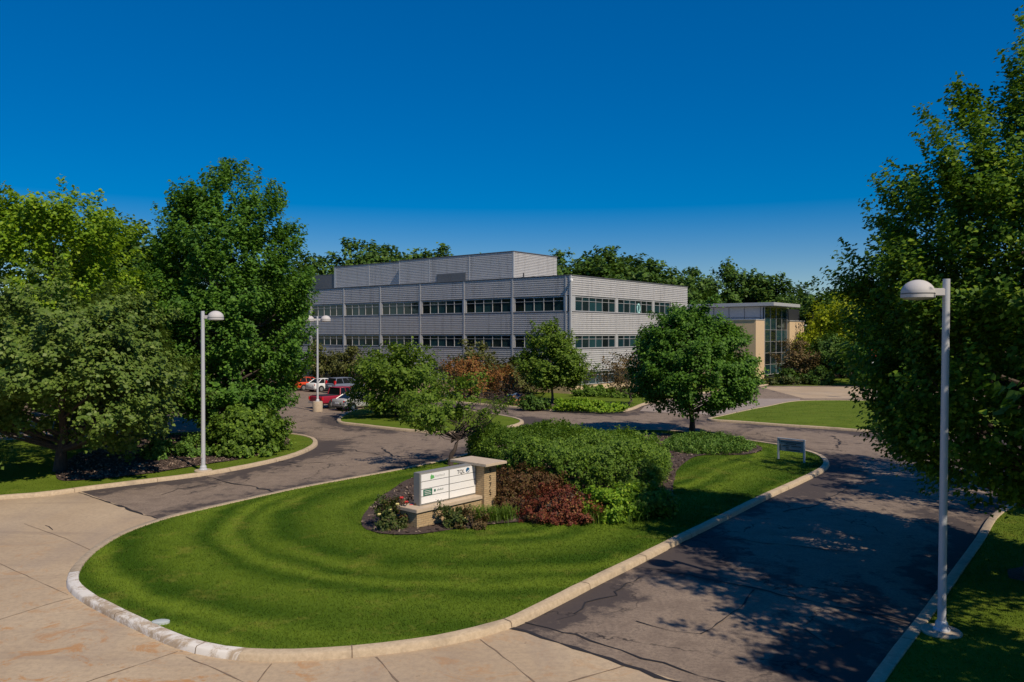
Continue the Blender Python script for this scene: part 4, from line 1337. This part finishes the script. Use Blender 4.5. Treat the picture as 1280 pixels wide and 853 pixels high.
# entrance building: glass corner, thin flat roof, two beige blocks
o2 = Build('entrance_building', (36.5, 115.0), 'low entrance pavilion with glass corner, flat white roof and beige walls')
mb = MB(); mb.box(0.2, 15, 0.2, 30, -0.1, 10.4); mb.build('core_wall', M['dark'], o2.e)
mb = MB(); mb.box(0.0, 0.19, 0.35, 30, 8.4, 10.5); mb.build('metal_wall', M['metal'], o2.e)
for k in range(7):
    mb = MB(); mb.box(-0.05, -0.003, 0.6 + k * 2.4, 0.66 + k * 2.4, 8.45, 10.45); mb.build('seam_trim', M['metal_dark'], o2.e)
mb = MB(); mb.box(-0.06, 0.0, 0.35, 30, 8.9, 8.96); mb.build('sill_band', M['metal_dark'], o2.e)
o2.window('right', 0.0, 9.1, 0.6, 10.5, 4, 0.0, 0.17, 5, 'glass_wall')
o2.window('left', 0.0, 0.35, 0.6, 10.5, 1, 0.0, 0.17, 5, 'glass_return')
mb = MB(); mb.box(-1.0, 9.9, -1.7, 32, 10.55, 11.05); mb.build('flat_roof', M['metal'], o2.e, None, 0.04)
mb = MB(); mb.box(-3.2, -0.02, 0.06, 22, -0.1, 8.5); mb.build('beige_wall', M['beige'], o2.e)
mb = MB(); mb.box(9.13, 15.6, -0.35, 14, -0.1, 8.5); mb.build('beige_wall', M['beige'], o2.e)
mb = MB(); mb.box(-3.3, 0.0, 0.0, 22.1, 8.503, 8.63); mb.box(9.05, 15.7, -0.45, 14.1, 8.503, 8.63); mb.build('coping', M['metal'], o2.e)
mb = MB(); mb.tube([(15.6, -0.1, 7.9), (16.0, -0.4, 7.9)], [0.05, 0.05], 8); mb.lathe([(0.02, .15), (.17, .1), (.17, -.08), (.02, -.12)], 12, (16.05, -0.45, 7.9)); mb.build('wall_light', M['white'], o2.e, 0.8)


# ------------------------------------------------------------------ lamp posts
def dome(parent, x, z, r):
    mb = MB(); mb.lathe([(r, 0.0), (r, r * 0.22), (r * 0.985, r * 0.24), (r * 0.985, r * 0.28)] + [(r * math.cos(a), r * 0.28 + r * 0.86 * math.sin(a)) for a in [k * math.pi / 20 for k in range(1, 10)]] + [(0.001, r * 1.14)], 28, (x, 0, z))
    d = mb.build('lamp_shade', M['lamp'], parent, 0.5)
    mb = MB(); mb.lathe([(r * 0.93, 0.0), (r * 0.8, -0.03), (0.001, -0.06)], 24, (x, 0, z - 0.002)); mb.build('lens', M['lens'], d, 0.7)
    mb = MB(); mb.lathe([(r * 1.008, -0.012), (r * 1.008, 0.012)], 28, (x, 0, z + r * 0.25)); mb.build('rim_line', M['metal_dark'], d, 0.7)


def lamp_post(loc, label, H, arms, rad, rz=0.0, foot='disc', r=0.36, tilt=0.0):
    e = tag(empty('lamp_post', loc, rz), label, 'street lamp', 'domed lamp posts')
    zf = 0.06 if foot == 'disc' else 0.85
    mb = MB()
    if foot == 'disc': mb.lathe([(0.40, -0.3), (0.40, 0.03), (0.37, zf)], 24)
    else: mb.lathe([(0.42, -0.2), (0.42, 0.80), (0.39, zf)], 20)
    mb.build('footing', M['foot'], e, 0.6)
    mb = MB(); mb.lathe([(rad * 2.0, zf), (rad * 2.0, zf + 0.03), (rad * 1.55, zf + 0.06), (rad * 1.45, zf + 0.16), (rad * 1.1, zf + 0.2)], 20); mb.build('base_cover', M['pole'], e, 0.6)
    mb = MB(); mb.tube([(0, 0, zf), (tilt * 0.5, 0, H * 0.5), (tilt, 0, H)], [rad, rad * 0.92, rad * 0.85], 20); mb.build('pole', M['pole'], e, 0.7)
    mb = MB(); mb.box(-0.045, 0.045, -rad * 1.02 - 0.006, -rad * 0.9, zf + 0.55, zf + 0.78); mb.build('hand_hole_cover', M['metal_dark'] if False else M['lamp'], e, None, 0.006)
    for s in arms:
        mb = MB(); a, b = sorted((s * rad * 0.5 + tilt, s * (rad + 0.30) + tilt)); mb.box(a, b, -0.05, 0.05, H - 0.36, H - 0.20)
        mb.build('arm', M['lamp'], e, None, 0.012)
        dome(e, s * (rad + 0.24 + r * 0.85) + tilt, H - 0.40, r)
    return e


x, y = G(1177, 790, 0.14)
lamp_post(at(x, y, zG), 'tall lamp post with one dome lamp on the grass beside the right drive', 7.55, (-1,), 0.085, 0, 'disc', 0.335, 0.07)
x, y = G(254, 588, 0.16)
lamp_post(at(x, y, zL), 'tall lamp post with one dome lamp on the left verge', 7.45, (1,), 0.10, R(-8), 'disc', 0.36)
x, y = G(397, 514.5)
lamp_post((x, y, 0), 'white lamp post with two dome lamps on a concrete footing in the car park', 8.0, (-1, 1), 0.09, R(6), 'block', 0.42)


# ------------------------------------------------------------------ monument sign
def text(name, s, size, mat, parent, origin, xdir, ydir, thick=0.006, align='LEFT', xs=1.0):
    cu = bpy.data.curves.new(name, 'FONT')
    cu.body, cu.size, cu.extrude, cu.align_x, cu.resolution_u = s, size, thick, align, 3
    tmp = bpy.data.objects.new(name, cu)
    COL.objects.link(tmp)
    dg = bpy.context.evaluated_depsgraph_get()
    me = bpy.data.meshes.new_from_object(tmp.evaluated_get(dg))
    bpy.data.objects.remove(tmp)
    X, Y = Vector(xdir).normalized() * xs, Vector(ydir).normalized()
    Z = X.normalized().cross(Y)
    mt = Matrix(((X.x, Y.x, Z.x, origin[0]), (X.y, Y.y, Z.y, origin[1]), (X.z, Y.z, Z.z, origin[2]), (0, 0, 0, 1)))
    me.transform(mt)
    me.materials.clear()
    return link(name, me, mat, parent)


# local frame: x along the sign face, y away from the viewer
sx0, sy0 = G(521, 638.5, 0.86)
sg = tag(empty('monument_sign', (sx0, sy0, 0.22), math.atan2(0.75, 0.66)), 'brick monument sign with white tenant panels and a capped address pillar', 'sign')
mb = MB(); mb.box(0.07, 3.10, 0.07, 0.90, -0.3, 0.535); mb.build('brick_base', M['brick'], sg)
mb = MB(); mb.box(0.0, 3.06, 0.0, 0.97, 0.537, 0.655); mb.build('stone_ledge', M['cap'], sg, None, 0.012)
mb = MB(); mb.box(3.07, 3.68, -0.06, 1.12, -0.3, 1.70); mb.build('brick_pillar', M['brick'], sg)
mb = MB(); mb.box(2.86, 3.95, -0.35, 1.42, 1.703, 1.80); mb.build('pillar_cap', M['cap'], sg, None, 0.012)
mb = MB(); mb.box(0.45, 3.066, 0.36, 0.66, 0.657, 1.73); sb = mb.build('sign_box', M['signbox'], sg, None, 0.008)
fx0, fx1, fz0, fz1 = 0.50, 3.04, 0.70, 1.68
xm = 1.76
hh = (fz1 - fz0) / 4
for c, (a, b) in enumerate(((fx0, xm - 0.02), (xm + 0.02, fx1))):
    for r_ in range(4):
        mb = MB(); mb.box(a, b, 0.335, 0.358, fz1 - (r_ + 1) * hh + 0.016, fz1 - r_ * hh - 0.004); mb.build('name_panel', M['white'], sg)
for r_ in range(1, 4):
    mb = MB(); mb.box(fx0, fx1, 0.345, 0.359, fz1 - r_ * hh - 0.004, fz1 - r_ * hh + 0.016); mb.build('rail', M['rail'], sg)
mb = MB(); mb.box(xm - 0.02, xm + 0.02, 0.330, 0.359, fz0, fz1); mb.build('mullion', M['signbox'], sg)
yf = 0.331
X_, Z_ = (1, 0, 0), (0, 0, 1)
text('lettering', 'TQL', 0.185, M['ink'], sg, (2.14, yf, fz1 - hh + 0.055), X_, Z_, 0.004)
mb = MB()
for (cx_, cz_, r_, m_) in ((2.66, fz1 - hh * 0.48, 0.09, 'blue'),):
    mb.add([(cx_ + r_ * math.cos(a), yf, cz_ + r_ * math.sin(a)) for a in [2 * math.pi * k / 24 for k in range(24)]] + [(cx_ + r_ * math.cos(a), yf + 0.01, cz_ + r_ * math.sin(a)) for a in [2 * math.pi * k / 24 for k in range(24)]],
           [tuple(range(24))] + [(k, (k + 1) % 24, 24 + (k + 1) % 24, 24 + k) for k in range(24)])
mb.build('globe_logo', M['blue'], sg)
mb = MB()
mb.add([(2.64, yf - 0.004, fz1 - hh * 0.80), (2.73, yf - 0.004, fz1 - hh * 0.55), (2.745, yf - 0.004, fz1 - hh * 0.36), (2.69, yf - 0.004, fz1 - hh * 0.52), (2.615, yf - 0.004, fz1 - hh * 0.66)], [(0, 1, 2, 3, 4)])
mb.build('globe_swoosh', M['white'], sg)
mb = MB()     # leaf mark, top left panel
for k in range(3):
    a0 = 0.9 + k * 0.55
    cx_, cz_ = 0.98, fz1 - hh * 0.5
    mb.add([(cx_ - 0.075, yf - 0.001 * k, cz_ - 0.085), (cx_ - 0.08 + 0.05 * k, yf - 0.001 * k, cz_ + 0.02), (cx_ - 0.03 + 0.055 * k, yf - 0.001 * k, cz_ + 0.09 - 0.02 * k), (cx_ + 0.01 + 0.045 * k, yf - 0.001 * k, cz_ - 0.01 - 0.02 * k)], [(0, 1, 2, 3)])
mb.build('leaf_logo', M['leafgreen'], sg)
mb = MB()
for k in range(7): mb.box(1.12 + 0.065 * k, 1.165 + 0.065 * k, yf - 0.001, yf + 0.004, fz1 - hh * 0.62, fz1 - hh * (0.38 if k % 3 else 0.30))
mb.build('faint_lettering', M['palegrey'], sg)
z3 = fz1 - 3 * hh
mb = MB(); mb.box(0.58, 0.98, yf, yf + 0.01, z3 + 0.022, z3 + hh - 0.012); mb.build('green_panel', M['green'], sg)
mb = MB()
for k, (a, b) in enumerate(((0.63, 0.90), (0.63, 0.93), (0.64, 0.92))): mb.box(a, b, yf - 0.003, yf - 0.001, z3 + 0.060 + 0.055 * (2 - k), z3 + 0.074 + 0.055 * (2 - k))
mb.build('panel_lettering', M['white'], sg)
mb = MB(); mb.box(1.06, 1.14, yf - 0.001, yf + 0.004, z3 + 0.10, z3 + 0.18); mb.build('square_logo', M['green'], sg)
mb = MB()
for k in range(6): mb.box(1.19 + 0.052 * k, 1.226 + 0.052 * k, yf - 0.001, yf + 0.004, z3 + 0.115, z3 + (0.175 if k % 2 else 0.155))
mb.build('grey_lettering', M['midgrey'], sg)
for k, ch in enumerate('9575'):
    text('address_number', ch, 0.26, M['ink'], sg, (3.375, -0.061, 1.40 - 0.25 * k), X_, Z_, 0.012, 'CENTER')

# ------------------------------------------------------------------ blue grey directional sign
ax_, ay_ = G(973, 574.5, 0.15); bx_, by_ = G(1005.3, 578.5, 0.15)
dv_ = Vector((bx_ - ax_, by_ - ay_)); L_ = dv_.length
ds = tag(empty('direction_sign', at(ax_, ay_, zI), math.atan2(dv_.y, dv_.x)), 'blue grey directional sign on two posts at the right tip of the lawn', 'sign')
for u in (0.0, L_):
    mb = MB(); mb.box(u - 0.04, u + 0.04, -0.04, 0.04, -0.2, 1.05); mb.build('post', M['pole'], ds)
mb = MB(); mb.box(0.042, L_ - 0.042, -0.03, 0.03, 0.45, 1.0); mb.build('board', M['signblue'], ds)
mb = MB(); mb.box(-0.05, L_ + 0.05, -0.05, 0.05, 1.052, 1.09); mb.build('top_rail', M['pole'], ds)
mb = MB()
rg = random.Random(4)
for z, a, b in ((0.90, 0.16, L_ - 0.16), (0.82, 0.42, L_ - 0.4), (0.72, 0.1, 0.17), (0.72, 0.26, 0.62), (0.72, 0.72, L_ - 0.14), (0.62, 0.1, 0.17), (0.62, 0.44, 0.6), (0.52, 0.1, 0.17), (0.52, 0.46, L_ - 0.2)):
    u = a
    while u < b:
        wd = rg.uniform(0.03, 0.06)
        mb.box(u, min(b, u + wd), -0.036, -0.031, z - 0.02, z + 0.022); u += wd + 0.016
mb.build('lettering', M['ink'], ds)

# small disc in the lawn, red banner far right
x, y = G(201, 777, 0.16)
mb = MB(); mb.lathe([(0.13, -0.03), (0.13, 0.045), (0.10, 0.058), (0.001, 0.06)], 20)
d_ = tag(mb.build('utility_cover', plain('pale_cover', (0.42, 0.46, 0.45), 0.7), None, 0.6), 'pale round utility cover in the grass near the painted kerb', 'cover'); d_.location = at(x, y, zI); d_.scale = (1.5, 1.0, 1)
bn = tag(empty('banner_post', (36.4, 79.5, 0)), 'small red and white banner on a thin post glimpsed through the maple leaves', 'banner')
mb = MB(); mb.tube([(0, 0, 0), (0, 0, 5.9)], [0.06, 0.05], 10); mb.build('post', M['white'], bn)
mb = MB(); mb.box(-0.5, -0.06, -0.02, 0.02, 3.6, 5.2); mb.build('banner', M['p_orange'], bn)
mb = MB(); mb.box(-0.5, -0.06, -0.024, -0.021, 3.6, 4.0); mb.build('white_stripe', M['white'], bn)


# ------------------------------------------------------------------ brush pile
bp = tag(empty('brush_pile', (-0.3, 72.6, 0.15)), 'heap of dark cut branches and log ends with a blue tarp by the kerb', 'brush pile')
rng = np.random.default_rng(7)
mb = MB()
for i in range(230):
    a = np.array([rng.normal(0.2, 1.6), rng.normal(0, 0.8), abs(rng.normal(0.0, 0.55))])
    a[2] = min(a[2], 1.7 * math.exp(-(a[0] / 2.6) ** 2))
    d = np.array([rng.normal(0, 1), rng.normal(0, 0.5), rng.normal(0.25, 0.3)]); d /= np.linalg.norm(d)
    l = rng.uniform(0.4, 1.3)
    mb.tube([a, a + d * l * 0.5 + rng.normal(0, 0.06, 3), a + d * l], [rng.uniform(0.012, 0.04), 0.018, 0.006], 5, False)
mb.build('branches', M['bark_dark'], bp)
for k in range(9):
    mb = MB(); u = 0.5 + (k % 4) * 0.36 + (0.18 if k // 4 % 2 else 0); z = 0.16 + (k // 4) * 0.28
    mb.tube([(u, -1.2, z), (u + 0.05, -0.2, z + 0.03)], [0.15, 0.14], 10); lg = mb.build('log', M['bark_dark'], bp, 0.6)
    mb = MB(); mb.tube([(u, -1.21, z), (u, -1.203, z)], [0.125, 0.125], 10); mb.build('log_end', plain('cut_wood', (0.42, 0.22, 0.09), 0.8) if k == 0 else bpy.data.materials['cut_wood'], lg)
mb = MB()
gv = [(-0.1 + i * 0.22, -0.9 + j * 0.2, 0.95 + 0.25 * math.sin(i * 1.3) * math.cos(j) - 0.12 * abs(j - 2)) for i in range(7) for j in range(5)]
mb.add(gv + [(a, b, c - 0.03) for a, b, c in gv], [(i * 5 + j, i * 5 + j + 1, i * 5 + j + 6, i * 5 + j + 5) for i in range(6) for j in range(4)])
mb.build('tarp', plain('blue_tarp', (0.03, 0.07, 0.14), 0.5), bp, 1.0)


# ------------------------------------------------------------------ vehicles (local x forward)
def loft(mb, st):
    """st: (x, half width, z bottom, z shoulder, crown)"""
    rings = []
    for x, w_, z0, zs, cr in st:
        rings.append([(x, -w_ * 0.86, z0), (x, -w_ * 0.98, z0 + 0.12), (x, -w_, (z0 + zs) * 0.5 + 0.05), (x, -w_ * 0.96, zs - 0.07), (x, -w_ * 0.88, zs), (x, 0, zs + cr),
                      (x, w_ * 0.88, zs), (x, w_ * 0.96, zs - 0.07), (x, w_, (z0 + zs) * 0.5 + 0.05), (x, w_ * 0.98, z0 + 0.12), (x, w_ * 0.86, z0)])
    n = len(rings[0])
    v = [p for r in rings for p in r]
    f = [(i * n + k, i * n + (k + 1) % n, (i + 1) * n + (k + 1) % n, (i + 1) * n + k) for i in range(len(rings) - 1) for k in range(n)]
    f += [tuple(range(n))[::-1], tuple((len(rings) - 1) * n + k for k in range(n))]
    return mb.add(v, f)


def car(name, loc, rz, label, pm, body, house, wb, wr, extras):
    e = tag(empty(name, loc, rz), label, 'car' if name != 'pickup_truck' else 'pickup truck', 'vehicles in the car park')
    mb = MB(); loft(mb, body); b = mb.build('body', M[pm], e, 0.55)
    (b0, b1, wb_, zb_), (t0, t1, wt_, zt_) = house
    bot = [(b0, -wb_, zb_), (b1, -wb_, zb_), (b1, wb_, zb_), (b0, wb_, zb_)]
    top = [(t0, -wt_, zt_), (t1, -wt_, zt_), (t1, wt_, zt_), (t0, wt_, zt_)]
    mb = MB(); mb.hexa(bot, top); mb.build('windows', M['carglass'], e)
    mb = MB(); mb.box(t0 - 0.05, t1 + 0.05, -wt_ - 0.02, wt_ + 0.02, zt_ - 0.01, zt_ + 0.05); mb.build('roof', M[pm], e, 0.6, 0.02)
    pil_ = MB()
    for s in (-1, 1):
        for fb, ft in ((0.0, 0.0), (0.36, 0.36), (0.68, 0.68), (1.0, 1.0)):
            p0 = (b0 + (b1 - b0) * fb, s * (wb_ + 0.006), zb_); p1 = (t0 + (t1 - t0) * ft, s * (wt_ + 0.006), zt_)
            pil_.tube([p0, p1], [0.05 if fb in (0, 1) else 0.03] * 2, 6)
    pil_.build('pillar', M[pm], e)
    for sx_ in (wb[0], wb[1]):
        for s in (-1, 1):
            yy = s * (body[len(body) // 2][1] - 0.10)
            mb = MB(); mb.tube([(sx_, yy - 0.11, wr), (sx_, yy + 0.125 * s + (0.11 if s < 0 else 0) * 0, wr)] if s > 0 else [(sx_, yy + 0.11, wr), (sx_, yy - 0.125, wr)], [wr, wr], 20)
            wh = mb.build('wheel', M['tyre'], e, 0.6)
            mb = MB(); y0 = yy + s * 0.126; mb.tube([(sx_, y0, wr), (sx_, y0 + s * 0.008, wr)], [wr * 0.64, wr * 0.58], 16); mb.build('rim', M['rim'], wh)
            mb = MB(); ya = yy + s * 0.085; mb.tube([(sx_, ya - s * 0.08, wr + 0.02), (sx_, ya + s * 0.028, wr + 0.02)], [wr * 1.18, wr * 1.18], 20); mb.build('wheel_arch', M['bumper'], e)
    for nm, bx, mt in extras:
        mb = MB(); mb.box(*bx); mb.build(nm, M[mt], e, None, 0.012)
    return e


HD = math.atan2(0.78, 0.626)
car('sedan', (-13.35, 69.1, 0), HD, 'silver sedan parked with its tail to the drive, half hidden by the crabapple', 'p_silver',
    [(-2.30, 0.72, 0.42, 0.86, 0.0), (-2.22, 0.84, 0.30, 0.98, 0.03), (-1.6, 0.89, 0.26, 1.00, 0.04), (0.2, 0.90, 0.25, 0.94, 0.04), (1.1, 0.89, 0.26, 0.92, 0.05), (2.0, 0.84, 0.30, 0.78, 0.03), (2.25, 0.70, 0.38, 0.66, 0.0)],
    ((-1.75, 1.05, 0.80, 0.97), (-1.0, 0.3, 0.62, 1.40)), (-1.35, 1.38), 0.33,
    [('tail_light', (-2.27, -2.12, -0.82, -0.5, 0.72, 0.90), 'tail'), ('tail_light', (-2.27, -2.12, 0.5, 0.82, 0.72, 0.90), 'tail'), ('number_plate', (-2.34, -2.295, -0.26, 0.26, 0.6, 0.73), 'plate'), ('bumper', (-2.33, -2.1, -0.74, 0.74, 0.32, 0.42), 'bumper')])
t = car('pickup_truck', (-15.35, 71.3, 0), HD, 'dark red pickup truck parked behind the two headed lamp post', 'p_red',
        [(-2.75, 0.88, 0.55, 1.05, 0.0), (-2.7, 0.94, 0.45, 1.12, 0.0), (-0.9, 0.96, 0.40, 1.12, 0.0), (0.9, 0.96, 0.40, 1.14, 0.02), (2.3, 0.93, 0.42, 1.08, 0.04), (2.7, 0.84, 0.5, 0.98, 0.0)],
        ((-0.75, 1.35, 0.86, 1.12), (-0.62, 0.75, 0.72, 1.74)), (-1.65, 1.75), 0.39,
        [('tail_light', (-2.79, -2.62, -0.95, -0.80, 0.78, 1.06), 'tail'), ('tail_light', (-2.79, -2.62, 0.80, 0.95, 0.78, 1.06), 'tail'), ('bumper', (-2.9, -2.72, -0.85, 0.85, 0.48, 0.64), 'rim'),
         ('cargo_cover', (-2.6, -0.85, -0.78, 0.78, 1.10, 1.17), 'bumper'), ('number_plate', (-2.92, -2.88, -0.2, 0.2, 0.52, 0.63), 'plate')])
car('suv', (-18.6, 89.0, 0), HD, 'grey blue sport utility car in the second row behind the red pickup', 'p_blue',
    [(-2.2, 0.78, 0.45, 1.05, 0.0), (-2.14, 0.90, 0.36, 1.10, 0.0), (-0.5, 0.92, 0.32, 1.06, 0.03), (1.0, 0.91, 0.32, 1.04, 0.05), (1.95, 0.86, 0.38, 0.92, 0.04), (2.25, 0.72, 0.45, 0.8, 0.0)],
    ((-2.1, 1.1, 0.83, 1.07), (-1.8, 0.25, 0.66, 1.64)), (-1.3, 1.35), 0.36,
    [('tail_light', (-2.2, -2.0, -0.86, -0.68, 0.95, 1.40), 'tail'), ('tail_light', (-2.2, -2.0, 0.68, 0.86, 0.95, 1.40), 'tail'), ('number_plate', (-2.24, -2.19, -0.26, 0.26, 0.75, 0.88), 'plate'), ('bumper', (-2.26, -2.05, -0.8, 0.8, 0.42, 0.55), 'bumper')])
car('sedan', (-21.3, 91.0, 0), HD, 'white car in the second row left of the grey blue sport utility car', 'p_white',
    [(-2.2, 0.72, 0.42, 0.86, 0.0), (-2.12, 0.84, 0.30, 0.98, 0.03), (-1.5, 0.89, 0.26, 1.00, 0.04), (0.2, 0.90, 0.25, 0.94, 0.04), (1.1, 0.89, 0.26, 0.92, 0.05), (1.9, 0.84, 0.30, 0.78, 0.03), (2.15, 0.70, 0.38, 0.66, 0.0)],
    ((-1.75, 1.05, 0.80, 0.97), (-1.1, 0.25, 0.62, 1.42)), (-1.3, 1.32), 0.33,
    [('tail_light', (-2.17, -2.02, -0.82, -0.5, 0.72, 0.90), 'tail'), ('tail_light', (-2.17, -2.02, 0.5, 0.82, 0.72, 0.90), 'tail'), ('number_plate', (-2.24, -2.195, -0.26, 0.26, 0.6, 0.73), 'plate')])
car('sedan', (-23.9, 93.2, 0), HD, 'orange red car at the far left of the second row under the tall maple', 'p_orange',
    [(-2.1, 0.72, 0.42, 0.9, 0.0), (-2.02, 0.84, 0.30, 1.0, 0.03), (-1.4, 0.89, 0.26, 1.00, 0.04), (0.2, 0.90, 0.25, 0.94, 0.04), (1.1, 0.89, 0.26, 0.92, 0.05), (1.8, 0.84, 0.30, 0.78, 0.03), (2.05, 0.70, 0.38, 0.66, 0.0)],
    ((-1.8, 1.05, 0.80, 0.97), (-1.3, 0.25, 0.62, 1.45)), (-1.25, 1.28), 0.33,
    [('tail_light', (-2.07, -1.92, -0.82, -0.5, 0.72, 0.90), 'tail'), ('tail_light', (-2.07, -1.92, 0.5, 0.82, 0.72, 0.90), 'tail')])
